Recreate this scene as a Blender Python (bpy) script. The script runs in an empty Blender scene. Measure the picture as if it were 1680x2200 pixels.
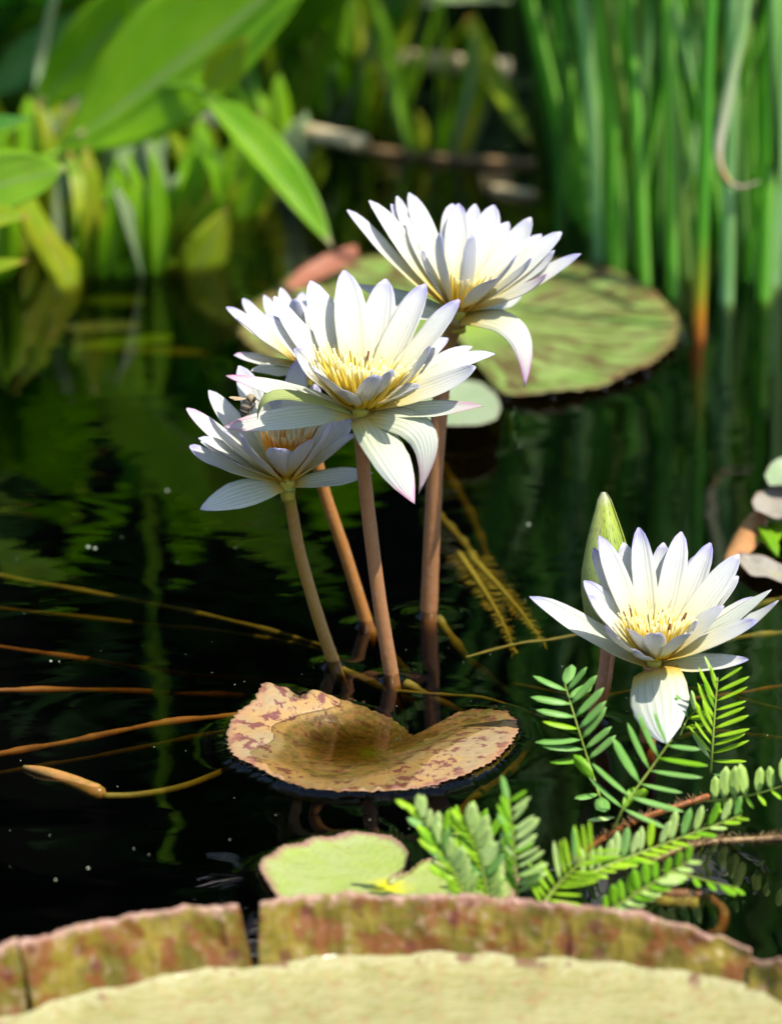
import bpy, math, random
import numpy as np
from mathutils import Vector, Matrix, noise as mnoise

# ------------------------------------------------------------------ camera
sc = bpy.context.scene
CAM_H, PITCH, VFOV = 0.849, math.radians(18.0), math.radians(14.0)
FPX = 1100.0 / math.tan(VFOV / 2)          # focal length in pixels of a 1680 x 2200 frame
CAM = Vector((0, 0, CAM_H))
FWD = Vector((0, math.cos(PITCH), -math.sin(PITCH)))
UPV = Vector((0, math.sin(PITCH), math.cos(PITCH)))
RGT = Vector((1, 0, 0))
cam_d = bpy.data.cameras.new('camera')
cam = bpy.data.objects.new('camera', cam_d)
sc.collection.objects.link(cam)
cam.location = CAM
cam.rotation_euler = (math.pi / 2 - PITCH, 0, 0)
cam_d.sensor_fit = 'VERTICAL'
cam_d.sensor_height = 36.0
cam_d.sensor_width = 36.0
cam_d.lens = 18.0 / math.tan(VFOV / 2)
cam_d.clip_start, cam_d.clip_end = 0.05, 200
cam_d.dof.use_dof = True
cam_d.dof.focus_distance = 2.37
cam_d.dof.aperture_fstop = 6.0
sc.camera = cam

# ------------------------------------------------------------------ sky, sun, exposure
SUN = Vector((0.40, -0.24, 0.88)).normalized()
w = bpy.data.worlds.new('World'); sc.world = w; w.use_nodes = True
nt = w.node_tree
bg = nt.nodes['Background']
sky = nt.nodes.new('ShaderNodeTexSky'); sky.sky_type = 'NISHITA'; sky.sun_disc = False
sky.sun_elevation = math.asin(SUN.z)
sky.sun_rotation = math.atan2(SUN.x, SUN.y)
nt.links.new(sky.outputs[0], bg.inputs[0]); bg.inputs[1].default_value = 0.15
sd = bpy.data.lights.new('sun', 'SUN'); sd.energy = 4.6; sd.angle = math.radians(0.5); sd.color = (1.0, 0.95, 0.86)
so = bpy.data.objects.new('sun', sd); sc.collection.objects.link(so)
so.rotation_euler = SUN.to_track_quat('Z', 'Y').to_euler()
so.location = (1, 3, 4)
sc.view_settings.view_transform = 'Standard'; sc.view_settings.look = 'None'
sc.view_settings.exposure = 0.55; sc.view_settings.gamma = 1.0
sc.render.engine = 'CYCLES'
sc.cycles.use_denoising = True
sc.cycles.use_adaptive_sampling = True; sc.cycles.adaptive_threshold = 0.025
sc.cycles.max_bounces = 8; sc.cycles.transparent_max_bounces = 8
sc.cycles.glossy_bounces = 3; sc.cycles.diffuse_bounces = 3; sc.cycles.transmission_bounces = 5
sc.cycles.sample_clamp_indirect = 8.0
sc.cycles.caustics_reflective = False; sc.cycles.caustics_refractive = False

# ------------------------------------------------------------------ helpers
R = random.Random(7)
COL = sc.collection

def ray(px, py):
    return FWD + RGT * ((px - 840) / FPX) + UPV * ((1100 - py) / FPX)
def at(px, py, d):                       # axial distance d
    return CAM + ray(px, py) * d
def onz(px, py, z=0.0):                  # where the pixel's ray meets a level plane
    r = ray(px, py)
    return CAM + r * ((z - CAM_H) / r.z)
def ony(px, py, y):
    r = ray(px, py)
    return CAM + r * (y / r.y)
def adepth(P):
    return (P - CAM).dot(FWD)

def tag(o, label=None, cat=None, group=None, kind=None):
    if label: o['label'] = label
    if cat: o['category'] = cat
    if group: o['group'] = group
    if kind: o['kind'] = kind
    return o

def empty(name, loc=(0, 0, 0), **k):
    o = bpy.data.objects.new(name, None); COL.objects.link(o)
    o.location = loc; o.empty_display_size = 0.02
    bpy.context.view_layer.update()
    return tag(o, **k)

def link(name, me, parent=None):
    o = bpy.data.objects.new(name, me); COL.objects.link(o)
    if parent is not None:
        o.parent = parent
        if parent.parent is None: o.matrix_parent_inverse = Matrix.Translation(-parent.location)   # parts are modelled in world space
    return o

def mesh(name, V, F, mat, parent=None, tc=None, pp=None, smooth=True):
    me = bpy.data.meshes.new(name)
    me.from_pydata([tuple(v) for v in V], [], F)
    if smooth: me.polygons.foreach_set('use_smooth', [True] * len(me.polygons))
    for nm, dat in (('tc', tc), ('pp', pp)):
        if dat is not None:
            a = me.attributes.new(nm, 'FLOAT_COLOR', 'POINT')
            a.data.foreach_set('color', np.asarray(dat, dtype=np.float32).ravel())
    if mat: me.materials.append(mat)
    me.update()
    return link(name, me, parent)

class MB:
    """collects grids and tubes into one mesh"""
    def __init__(s): s.V, s.F, s.T, s.P = [], [], [], []
    def add(s, V, F, T, P=None):
        o = len(s.V); s.V += V; s.F += [tuple(i + o for i in f) for f in F]; s.T += T
        s.P += P if P else [(0, 0, 0, 0)] * len(V)
    def build(s, name, mat, parent=None, smooth=True):
        return mesh(name, s.V, s.F, mat, parent, s.T, s.P, smooth)

def spline(pts, n):
    P = [Vector(p) for p in pts]
    if len(P) == 2: return [P[0].lerp(P[1], i / n) for i in range(n + 1)]
    out = []
    m = len(P) - 1
    for i in range(n + 1):
        t = i / n * m; k = min(int(t), m - 1); u = t - k
        p0 = P[k - 1] if k > 0 else P[0] * 2 - P[1]
        p3 = P[k + 2] if k + 2 <= m else P[m] * 2 - P[m - 1]
        p1, p2 = P[k], P[k + 1]
        out.append(0.5 * ((2 * p1) + (p2 - p0) * u + (2 * p0 - 5 * p1 + 4 * p2 - p3) * u * u + (3 * p1 - p0 - 3 * p2 + p3) * u ** 3))
    return out

def tube(mb, pts, rad, n=12, sides=8, rnd=0.0, jitter=0.0):
    C = spline(pts, n)
    rf = rad if callable(rad) else (lambda t: rad)
    ref = Vector((0.31, 0.22, 0.91))
    V, T, F = [], [], []
    prev = None
    for i, c in enumerate(C):
        tg = (C[min(i + 1, n)] - C[max(i - 1, 0)]).normalized()
        a = (prev - tg * prev.dot(tg)) if prev is not None else tg.cross(ref)
        if a.length < 1e-6: a = tg.orthogonal()
        a.normalize(); prev = a
        b = tg.cross(a)
        r = rf(i / n) * (1 + (R.uniform(-jitter, jitter) if jitter else 0))
        for k in range(sides):
            q = 2 * math.pi * k / sides
            V.append(c + (a * math.cos(q) + b * math.sin(q)) * r)
            T.append((i / n, k / sides, 0, rnd))
    for i in range(n):
        for k in range(sides):
            F.append((i * sides + k, i * sides + (k + 1) % sides, (i + 1) * sides + (k + 1) % sides, (i + 1) * sides + k))
    F.append(tuple(range(sides))[::-1]); F.append(tuple(n * sides + k for k in range(sides)))
    mb.add(V, F, T)

def interp(x, tab):
    for (a, va), (b, vb) in zip(tab, tab[1:]):
        if x <= b: return va + (vb - va) * max(0, (x - a)) / (b - a)
    return tab[-1][1]

PETAL = [(0, .34), (.08, .46), (.2, .68), (.36, .9), (.54, 1), (.7, .95), (.82, .80), (.91, .58), (.97, .34), (1, .08)]
SEPAL = [(0, .5), (.1, .68), (.25, .9), (.4, 1), (.55, .97), (.7, .82), (.83, .58), (.93, .3), (.98, .12), (1, .02)]
BLADE = [(0, .05), (.08, .3), (.2, .7), (.36, .97), (.46, 1), (.6, .9), (.75, .66), (.88, .36), (.96, .13), (1, .01)]
DROOP = [(0, .78), (.08, .88), (.2, .98), (.36, 1), (.5, .94), (.64, .78), (.78, .55), (.9, .28), (.97, .1), (1, .02)]
GRASS = [(0, .6), (.2, .9), (.5, 1), (.8, .7), (.93, .35), (1, .02)]
OVAL = [(0, .12), (.1, .5), (.3, .9), (.55, 1), (.8, .85), (.93, .5), (1, .04)]

def blade(mb, B, T, W, nin, bend=.1, cup=.15, NU=14, NV=6, th=.0006, prof=PETAL, tipcurl=0.0, wave=0.0, pp=(0, 0, 0, 0), ctrl=None, fold=0.0, ragged=0.0, asym=0.0):
    L = (T - B).length
    d = (T - B).normalized()
    nin = nin - d * nin.dot(d)
    if nin.length < 1e-5: nin = d.orthogonal()
    nin.normalize()
    K = (B + T) / 2 - nin * bend * L + d * 0.06 * L if ctrl is None else ctrl
    ph1, ph2 = R.uniform(0, 6.28), R.uniform(0, 6.28)
    top, bot, tt, tb = [], [], [], []
    wd0 = d.cross(nin).normalized()
    for i in range(NU + 1):
        u = i / NU
        c = B * (1 - u) ** 2 + K * (2 * u * (1 - u)) + T * u * u
        tg = ((K - B) * (1 - u) + (T - K) * u).normalized()
        wd = (wd0 - tg * wd0.dot(tg)).normalized()
        n = wd.cross(tg).normalized()
        cu = max(0, (u - .72) / .28) ** 2
        c = c + n * (tipcurl * L * cu)
        half = interp(u, prof) * W / 2
        rl = 1 + (R.uniform(-ragged, ragged) if ragged else 0)
        rr = 1 + (R.uniform(-ragged, ragged) if ragged else 0)
        for j in range(NV + 1):
            s = 2 * j / NV - 1
            hh = half * (rl if s < 0 else rr) * (1 + asym * s)
            off = cup * W * (s * s) * interp(u, prof) + fold * half * abs(s)
            off += wave * W * math.sin(ph1 + u * 9 + s * 1.3) * (abs(s) ** 1.5) + wave * .4 * W * math.sin(ph2 + u * 17) * s
            p = c + wd * (hh * s) + n * off
            e = th * (0.25 + 0.75 * (1 - s * s)) * (1 - .6 * u)
            top.append(p + n * e * .5); bot.append(p - n * e * .5)
            tt.append((u, s * .5 + .5, 0, pp[3])); tb.append((u, s * .5 + .5, 1, pp[3]))
    nv = NV + 1; N = len(top); F = []
    for i in range(NU):
        for j in range(NV):
            a, b, c2, d2 = i * nv + j, i * nv + j + 1, (i + 1) * nv + j + 1, (i + 1) * nv + j
            F.append((a, b, c2, d2)); F.append((N + d2, N + c2, N + b, N + a))
    for i in range(NU):
        F.append((i * nv, (i + 1) * nv, N + (i + 1) * nv, N + i * nv))
        a, b = i * nv + NV, (i + 1) * nv + NV
        F.append((b, a, N + a, N + b))
    for j in range(NV):
        F.append((j + 1, j, N + j, N + j + 1))
        a = NU * nv + j
        F.append((a, a + 1, N + a + 1, N + a))
    mb.add(top + bot, F, tt + tb, [pp] * (2 * N))

def one_blade(name, mat, parent, *a, **k):
    m = MB(); blade(m, *a, **k); return m.build(name, mat, parent)

# ------------------------------------------------------------------ materials
class NT:
    def __init__(s, name):
        s.m = bpy.data.materials.new(name); s.m.use_nodes = True
        s.t = s.m.node_tree; s.t.nodes.clear(); s.out = s.n('OutputMaterial')
    def n(s, kind, **k):
        x = s.t.nodes.new('ShaderNode' + kind)
        for a, b in k.items(): setattr(x, a, b)
        return x
    def set(s, sock, v):
        if hasattr(v, 'is_linked'): s.t.links.new(v, sock)
        elif isinstance(v, (tuple, list)) and len(v) == 3 and sock.type == 'RGBA': sock.default_value = (*v, 1)
        else: sock.default_value = v
    def math(s, op, a, b=0.0, c=0.0):
        x = s.n('Math', operation=op)
        s.set(x.inputs[0], a); s.set(x.inputs[1], b); s.set(x.inputs[2], c); return x.outputs[0]
    def mix(s, f, a, b, blend='MIX'):
        x = s.n('Mix', data_type='RGBA', blend_type=blend); x.clamp_factor = True
        s.set(x.inputs[0], f); s.set(x.inputs[6], a); s.set(x.inputs[7], b); return x.outputs[2]
    def ramp(s, f, stops, interp_='LINEAR'):
        x = s.n('ValToRGB'); cr = x.color_ramp; cr.interpolation = interp_
        while len(cr.elements) < len(stops): cr.elements.new(0.5)
        for e, (p, c) in zip(cr.elements, stops):
            e.position = p; e.color = (*c, 1) if len(c) == 3 else c
        s.set(x.inputs[0], f); return x.outputs[0]
    def step(s, f, a, b):
        x = s.n('MapRange', interpolation_type='SMOOTHSTEP')
        s.set(x.inputs[0], f); x.inputs[1].default_value = a; x.inputs[2].default_value = b; return x.outputs[0]
    def attr(s, nm):
        x = s.n('Attribute', attribute_name=nm); y = s.n('SeparateColor')
        s.t.links.new(x.outputs['Color'], y.inputs[0])
        return y.outputs[0], y.outputs[1], y.outputs[2], x.outputs['Alpha']
    def comb(s, x, y, z):
        c = s.n('CombineXYZ'); s.set(c.inputs[0], x); s.set(c.inputs[1], y); s.set(c.inputs[2], z); return c.outputs[0]
    def noise(s, vec, scale, detail=3, rough=.55, dist=0.0):
        x = s.n('TexNoise')
        if vec is not None: s.set(x.inputs['Vector'], vec)
        x.inputs['Scale'].default_value = scale; x.inputs['Detail'].default_value = detail
        x.inputs['Roughness'].default_value = rough; x.inputs['Distortion'].default_value = dist
        return x.outputs[0]
    def obj(s):
        return s.n('TexCoord').outputs['Object']
    def geo(s):
        return s.n('NewGeometry').outputs['Position']
    def bump(s, h, strength=.3, dist=.001):
        b = s.n('Bump'); b.inputs['Strength'].default_value = strength; b.inputs['Distance'].default_value = dist
        s.set(b.inputs['Height'], h); return b.outputs[0]
    def leafy(s, col, trans=.35, tcol=None, rough=.45, spec=.4, normal=None, coat=0):
        p = s.n('BsdfPrincipled'); s.set(p.inputs['Base Color'], col)
        s.set(p.inputs['Roughness'], rough); p.inputs['Specular IOR Level'].default_value = spec
        if coat: p.inputs['Coat Weight'].default_value = coat; p.inputs['Coat Roughness'].default_value = .12
        if normal is not None: s.t.links.new(normal, p.inputs['Normal'])
        if trans > 0:
            t = s.n('BsdfTranslucent'); s.set(t.inputs[0], tcol if tcol is not None else col)
            if normal is not None: s.t.links.new(normal, t.inputs['Normal'])
            m = s.n('MixShader'); m.inputs[0].default_value = trans
            s.t.links.new(p.outputs[0], m.inputs[1]); s.t.links.new(t.outputs[0], m.inputs[2])
            s.t.links.new(m.outputs[0], s.out.inputs[0])
        else:
            s.t.links.new(p.outputs[0], s.out.inputs[0])
        return s.m

def mat_petal():
    N = NT('petal_white'); t, s_, side, rnd = N.attr('tc'); lav, pink, green, q = N.attr('pp')
    vein = N.math('SINE', N.math('MULTIPLY', s_, 46.0))
    body = N.ramp(t, [(0, (.74, .40, .015)), (.12, (.76, .54, .06)), (.27, (.76, .67, .28)), (.46, (.76, .73, .52)), (.70, (.76, .755, .69)), (1, (.74, .74, .76))])
    nz = N.noise(N.comb(N.math('MULTIPLY', s_, 9.0), N.math('MULTIPLY', t, 2.0), N.math('MULTIPLY', rnd, 31.0)), 1.6, 4)
    body = N.mix(N.math('MULTIPLY', N.step(nz, .45, .75), .10), body, (.70, .76, .74))
    body = N.mix(N.math('MULTIPLY', N.math('MULTIPLY', N.step(t, .04, .22), N.math('MINIMUM', N.math('MULTIPLY', green, 2.2), 1.0)), .85), body, (.70, .73, .66))
    # lavender tip
    edge = N.math('POWER', N.math('ABSOLUTE', N.math('MULTIPLY_ADD', s_, 2.0, -1.0)), 2.5)
    tip = N.step(N.math('ADD', N.math('ADD', t, N.math('MULTIPLY', edge, .10)), N.math('MULTIPLY', N.math('SUBTRACT', nz, .5), .3)), .84, 1.05)
    body = N.mix(N.math('MULTIPLY', tip, lav), body, (.42, .38, .74))
    body = N.mix(N.math('MULTIPLY', N.math('MULTIPLY', N.step(t, .62, .98), N.math('ADD', .25, edge)), pink), body, (.72, .16, .42))
    # outer faces: bluish grey shade painted in; greener towards the base on sepals
    outc = N.mix(N.math('MULTIPLY', N.math('MULTIPLY', side, .85), N.step(t, .10, .55)), body, N.mix(.7, body, (.58, .59, .76)))
    spk = N.step(N.noise(N.comb(N.math('MULTIPLY', s_, 14.0), N.math('MULTIPLY', t, 16.0), N.math('MULTIPLY', rnd, 57.0)), 2.2, 3, .7), .56, .70)
    grn = N.mix(N.math('MULTIPLY', spk, .75), (.36, .44, .07), (.12, .05, .03))
    outc = N.mix(N.math('MULTIPLY', N.math('MULTIPLY', side, green), .92), outc, grn)
    stripe = N.step(N.math('ADD', vein, N.math('MULTIPLY', nz, .6)), .75, 1.3)
    outc = N.mix(N.math('MULTIPLY', N.math('MULTIPLY', stripe, N.math('MINIMUM', N.math('MULTIPLY', green, 1.6), 1.0)), .62), outc, (.40, .44, .26))
    outc = N.mix(N.math('MULTIPLY', N.math('MULTIPLY', N.math('SUBTRACT', 1.0, N.step(t, .1, .7)), green), .45), outc, (.50, .56, .20))
    brown = N.step(N.noise(N.comb(N.math('MULTIPLY', s_, 3.0), N.math('MULTIPLY', t, 7.0), N.math('MULTIPLY', rnd, 91.0)), 2.6, 4, .7), .69, .74)
    outc = N.mix(N.math('MULTIPLY', N.math('MULTIPLY', brown, q), N.step(t, .5, .8)), outc, (.35, .13, .06))
    vein2 = N.noise(N.comb(N.math('MULTIPLY', s_, 26.0), N.math('MULTIPLY', t, 1.6), N.math('MULTIPLY', rnd, 17.0)), 1.4, 3, .6)
    outc = N.mix(N.math('MULTIPLY', N.step(vein2, .52, .66), .16), outc, N.mix(1.0, outc, (.80, .84, .78), 'MULTIPLY'))
    nb = N.bump(N.math('ADD', N.math('ADD', N.math('MULTIPLY', vein, .3), nz), vein2), .40, .0009)
    return N.leafy(outc, .31, N.mix(.5, outc, (.90, .88, .66)), .46, .3, nb)

def mat_stamen(name, c0, c1):
    N = NT(name); t, s_, a, rnd = N.attr('tc')
    c = N.ramp(t, [(0, c0), (.75, c1), (1, (.95, .86, .50))])
    c = N.mix(N.math('MULTIPLY', N.step(rnd, .94, .95), N.step(t, .7, .85)), c, (.16, .06, .02))
    return N.leafy(c, .25, None, .5, .3)

def mat_stem(name, top, mid, low):
    top, mid, low = [tuple(q * .74 for q in x) for x in (top, mid, low)]
    N = NT(name); t, s_, a, rnd = N.attr('tc'); g = N.geo()
    c = N.ramp(t, [(0, top), (.16, mid), (.5, mid), (1, low)])
    n1 = N.noise(g, 260, 4, .65)
    c = N.mix(N.math('MULTIPLY', N.step(n1, .5, .7), .24), c, (.46, .33, .26))
    n2 = N.noise(g, 900, 2)
    c = N.mix(N.math('MULTIPLY', N.step(n2, .62, .72), .5), c, (.13, .05, .03))
    return N.leafy(c, .12, None, .30, .55, N.bump(n1, .35, .0009))

def mat_leaf(name, c1, c2, tcol, trans=.45, vein=30.0, rough=.4, mid=(.30, .42, .12), tipc=None, spec=.4):
    N = NT(name); t, s_, side, rnd = N.attr('tc'); g = N.geo()
    n1 = N.noise(g, 22, 4)
    c = N.mix(N.step(n1, .35, .68), c1, c2)
    v = N.math('SINE', N.math('MULTIPLY', N.math('ADD', s_, N.math('MULTIPLY', t, .6)), vein))
    c = N.mix(N.math('MULTIPLY', N.step(v, .4, 1.0), .22), c, N.mix(.5, c, mid))
    m = N.math('SUBTRACT', 1.0, N.step(N.math('ABSOLUTE', N.math('SUBTRACT', s_, .5)), .02, .06))
    c = N.mix(N.math('MULTIPLY', m, .7), c, mid)
    if tipc: c = N.mix(N.step(t, .90, .985), c, tipc)
    spot = N.step(N.noise(g, 60, 4, .7), .66, .72)
    c = N.mix(N.math('MULTIPLY', spot, .45), c, (.22, .15, .05))
    return N.leafy(c, trans, N.mix(.5, c, tcol), rough, spec, N.bump(N.math('ADD', v, n1), .2, .001))

def mat_plain(name, col, col2=None, scale=80, rough=.5, trans=0.0, bump=.2, spec=.4, tcol=None):
    N = NT(name); g = N.geo(); n = N.noise(g, scale, 5, .6)
    c = N.mix(N.step(n, .38, .66), col, col2 or tuple(x * .6 for x in col))
    return N.leafy(c, trans, tcol, rough, spec, N.bump(n, bump, .001))

def mat_pad(name, base, base2, streak, streak_amt, center, rim, rim_amt, trans=.2, stretch=(3.2, 1.0), rough=.4, fine=None, under=(.35, .16, .14), veincol=(.5, .5, .2), thr=(.53, .585)):
    """tc = (radius 0..1, cos, sin packed 0..1, side) with angle in pp.r"""
    N = NT(name); r, ca, sa, side = N.attr('tc'); ang, pz, qz, q2 = N.attr('pp'); g = N.geo()
    cx = N.math('MULTIPLY_ADD', ca, 2.0, -1.0); sx = N.math('MULTIPLY_ADD', sa, 2.0, -1.0)
    pol = N.comb(N.math('MULTIPLY', cx, stretch[0]), N.math('MULTIPLY', sx, stretch[0]), N.math('MULTIPLY', r, stretch[1]))
    n0 = N.noise(g, 30, 4)
    c = N.mix(N.step(n0, .35, .65), base, base2)
    n1 = N.noise(pol, 3.4, 4, .6, .3)
    n2 = N.noise(g, 110, 3, .6)
    st = N.step(N.math('ADD', N.math('MULTIPLY', n1, .75), N.math('MULTIPLY', n2, .25)), thr[0], thr[1])
    st = N.math('MULTIPLY', st, N.step(r, .12, .4))
    c = N.mix(N.math('MULTIPLY', st, streak_amt), c, streak)
    if fine:
        f1 = N.step(N.noise(g, 420, 3, .7), .58, .68)
        c = N.mix(N.math('MULTIPLY', f1, .55), c, fine)
    va = N.math('SINE', N.math('MULTIPLY', ang, 16 * 6.28318))
    vv = N.math('MULTIPLY', N.step(va, .955, 1.0), N.math('SUBTRACT', 1.0, N.step(r, .55, .95)))
    c = N.mix(N.math('MULTIPLY', vv, .35), c, veincol)
    c = N.mix(N.math('SUBTRACT', 1.0, N.step(N.math('ADD', r, N.math('MULTIPLY', N.math('SUBTRACT', n2, .5), .25)), .02, .24)), c, center)
    c = N.mix(N.math('MULTIPLY', N.step(N.math('ADD', r, N.math('MULTIPLY', N.math('SUBTRACT', n2, .5), .12)), .90, 1.0), rim_amt), c, rim)
    c = N.mix(side, c, under)
    zc = N.n('SeparateXYZ'); N.set(zc.inputs[0], g)
    wet = N.math('MULTIPLY', N.math('SUBTRACT', 1.0, N.step(zc.outputs[2], -.0010, .0008)), N.math('SUBTRACT', 1.0, side))
    alg = N.mix(N.step(N.noise(g, 210, 4, .7), .40, .60), N.mix(1.0, c, (.62, .50, .42), 'MULTIPLY'), (.12, .10, .012))
    c = N.mix(N.math('MULTIPLY', wet, .80), c, alg)
    vor = N.n('TexVoronoi'); vor.feature = 'DISTANCE_TO_EDGE'; N.set(vor.inputs['Vector'], g); vor.inputs['Scale'].default_value = 130
    h = N.math('ADD', N.math('MULTIPLY', N.step(vor.outputs[0], 0, .25), .5), n0)
    return N.leafy(c, trans, N.mix(.4, c, (.6, .55, .1)), rough, .45, N.bump(h, .35, .0012))

M = {}
M['petal'] = mat_petal()
M['stamen_y'] = mat_stamen('stamen_yellow', (.92, .62, .02), (.95, .77, .14))
M['stamen_o'] = mat_stamen('stamen_orange', (.90, .30, .002), (.94, .42, .01))
M['stem'] = mat_stem('stem_rust', (.42, .26, .04), (.52, .21, .04), (.58, .18, .02))
M['stem_g'] = mat_stem('stem_green', (.28, .40, .03), (.44, .24, .04), (.54, .17, .02))
M['stem_p'] = mat_stem('stem_mauve', (.42, .28, .05), (.50, .23, .09), (.56, .18, .03))
M['stem_d'] = mat_stem('stem_dark', (.46, .20, .05), (.44, .15, .03), (.30, .09, .03))
M['bud'] = None

def mat_bud():
    N = NT('bud_green'); t, s_, side, rnd = N.attr('tc')
    v = N.comb(N.math('MULTIPLY', s_, 10.0), N.math('MULTIPLY', t, 12.0), N.math('MULTIPLY', rnd, 20.0))
    c = N.ramp(t, [(0, (.20, .28, .02)), (.5, (.28, .42, .015)), (.9, (.42, .52, .04)), (1, (.5, .5, .35))])
    c = N.mix(N.math('MULTIPLY', N.step(N.noise(N.comb(N.math('MULTIPLY', s_, 30.0), N.math('MULTIPLY', t, 18.0), rnd), 1.0, 3, .7), .54, .60), .85), c, (.05, .07, .015))
    e = N.step(N.math('ABSOLUTE', N.math('SUBTRACT', s_, .5)), .45, .5)
    c = N.mix(N.math('MULTIPLY', e, .8), c, (.55, .38, .20))
    c = N.mix(N.math('MULTIPLY', rnd, .40), c, (.30, .30, .20))  # greyed left sepal: its unlit side is put into the colour
    return N.leafy(c, .2, None, .42, .4)
M['bud'] = mat_bud()

M['pad_tan'] = mat_pad('pad_tan', (.50, .30, .11), (.41, .30, .16), (.19, .055, .06), .9, (.36, .44, .02), (.46, .22, .12), .55, stretch=(2.2, 3.4), veincol=(.62, .5, .14), thr=(.52, .57))
M['pad_far'] = mat_pad('pad_far', (.20, .32, .06), (.30, .40, .11), (.12, .06, .03), .85, (.30, .42, .06), (.26, .10, .05), .5, stretch=(3.6, .9), thr=(.48, .55))
M['pad_front'] = mat_pad('pad_front', (.37, .46, .10), (.42, .48, .17), (.33, .40, .08), .5, (.64, .62, .02), (.38, .17, .15), .85, fine=(.26, .20, .13), stretch=(3.0, 1.5))
M['pad_pale'] = mat_pad('pad_pale', (.34, .45, .24), (.40, .48, .30), (.30, .40, .16), .4, (.4, .5, .2), (.40, .34, .25), .5)
M['pad_drab'] = mat_pad('pad_drab', (.40, .36, .28), (.46, .42, .34), (.25, .2, .15), .5, (.4, .4, .2), (.30, .17, .12), .7)
M['leaf_a'] = mat_leaf('leaf_bright', (.21, .46, .006), (.30, .54, .010), (.58, .88, .006), .5, rough=.55, spec=.22)
M['leaf_b'] = mat_leaf('leaf_deep', (.08, .30, .03), (.13, .36, .05), (.25, .65, .04), .45)
M['leaf_c'] = mat_leaf('leaf_yellow', (.32, .46, .012), (.44, .48, .02), (.70, .74, .02), .5, tipc=(.45, .22, .06))
M['leaf_d'] = mat_leaf('leaf_pale', (.26, .38, .18), (.34, .42, .22), (.35, .5, .15), .35)
M['leaf_e'] = mat_leaf('leaf_tipped', (.20, .44, .012), (.28, .50, .02), (.5, .8, .02), .5, tipc=(.48, .36, .22))
M['reed'] = [mat_leaf('reed_green', (.10, .44, .012), (.17, .54, .02), (.22, .7, .02), .22, vein=90, rough=.35),
             mat_leaf('reed_bluegreen', (.20, .50, .14), (.30, .58, .22), (.2, .65, .14), .22, vein=90, rough=.35),
             mat_leaf('reed_dark', (.02, .16, .008), (.04, .24, .012), (.06, .35, .02), .25, vein=90),
             mat_leaf('reed_yellow', (.16, .30, .02), (.12, .26, .02), (.3, .45, .02), .25, vein=90)]
def mat_reed_main():
    N = NT('reed_orange_base'); t, s_, a, rnd = N.attr('tc')
    c = N.ramp(t, [(0, (.10, .05, .01)), (.25, (.42, .13, .02)), (.268, (.60, .24, .015)), (.285, (.36, .38, .02)), (.33, (.10, .38, .02)), (1, (.06, .30, .05))])
    return N.leafy(c, .2, None, .35, .4)
M['reed_main'] = mat_reed_main()
def mat_dry():
    N = NT('reed_withered'); t, s_, a, rnd = N.attr('tc')
    c = N.ramp(t, [(0, (.12, .3, .05)), (.5, (.22, .40, .12)), (.70, (.56, .54, .36)), (.82, (.55, .34, .12)), (.88, (.46, .34, .26)), (1, (.42, .34, .24))])
    return N.leafy(c, .2, None, .5, .3)
M['reed_dry'] = mat_dry()
M['straw'] = mat_plain('straw', (.66, .54, .32), (.46, .34, .16), 60, .55)
M['straw_b'] = mat_plain('straw_brown', (.26, .16, .07), (.14, .09, .04), 60, .55)
M['sub_a'] = mat_plain('submerged_olive', (.26, .20, .03), (.16, .13, .02), 90, .6)
M['sub_b'] = mat_plain('submerged_rust', (.36, .14, .03), (.22, .08, .02), 90, .6)
M['sub_y'] = mat_plain('submerged_yellow', (.44, .34, .045), (.30, .22, .02), 300, .6, .2)
M['sub_g'] = mat_plain('submerged_green', (.10, .20, .02), (.05, .12, .02), 120, .6, .2)
M['sub_bud'] = mat_plain('sunken_bud', (.42, .19, .05), (.26, .16, .03), 150, .3)
M['bed'] = mat_plain('pond_mud', (.010, .010, .005), (.005, .006, .003), 14, .9, bump=.4)
M['soil'] = mat_plain('bank_soil', (.03, .022, .012), (.015, .012, .007), 20, .9, bump=.6)
M['mim'] = [mat_leaf('mimosa_yellowgreen', (.34, .62, .012), (.44, .68, .025), (.66, .90, .01), .42, vein=8, mid=(.48, .58, .10), spec=.3),
            mat_leaf('mimosa_bluegreen', (.20, .46, .08), (.28, .52, .14), (.36, .7, .05), .38, vein=8, mid=(.36, .50, .18), spec=.3),
            mat_leaf('mimosa_pale', (.48, .68, .15), (.58, .72, .28), (.55, .85, .12), .32, vein=8, mid=(.46, .58, .22), spec=.3),
            mat_leaf('mimosa_deep', (.20, .48, .010), (.27, .55, .015), (.42, .8, .01), .42, vein=8, mid=(.24, .42, .05), spec=.3)]
M['rachis'] = mat_plain('mimosa_rachis', (.36, .46, .07), (.30, .38, .05), 120, .45, .15)
M['recep'] = mat_plain('receptacle', (.50, .42, .05), (.40, .38, .06), 200, .5, .15)
M['mstem'] = mat_plain('mimosa_stem', (.36, .11, .03), (.18, .08, .03), 260, .5, .1)
M['mstem_b'] = mat_plain('mimosa_stem_tan', (.38, .24, .10), (.24, .14, .06), 160, .5, .1)
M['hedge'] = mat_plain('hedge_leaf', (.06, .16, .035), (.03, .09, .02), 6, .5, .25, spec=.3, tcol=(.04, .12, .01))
M['hedge_in'] = mat_plain('hedge_core', (.006, .012, .004), (.003, .006, .002), 6, .9)

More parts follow.
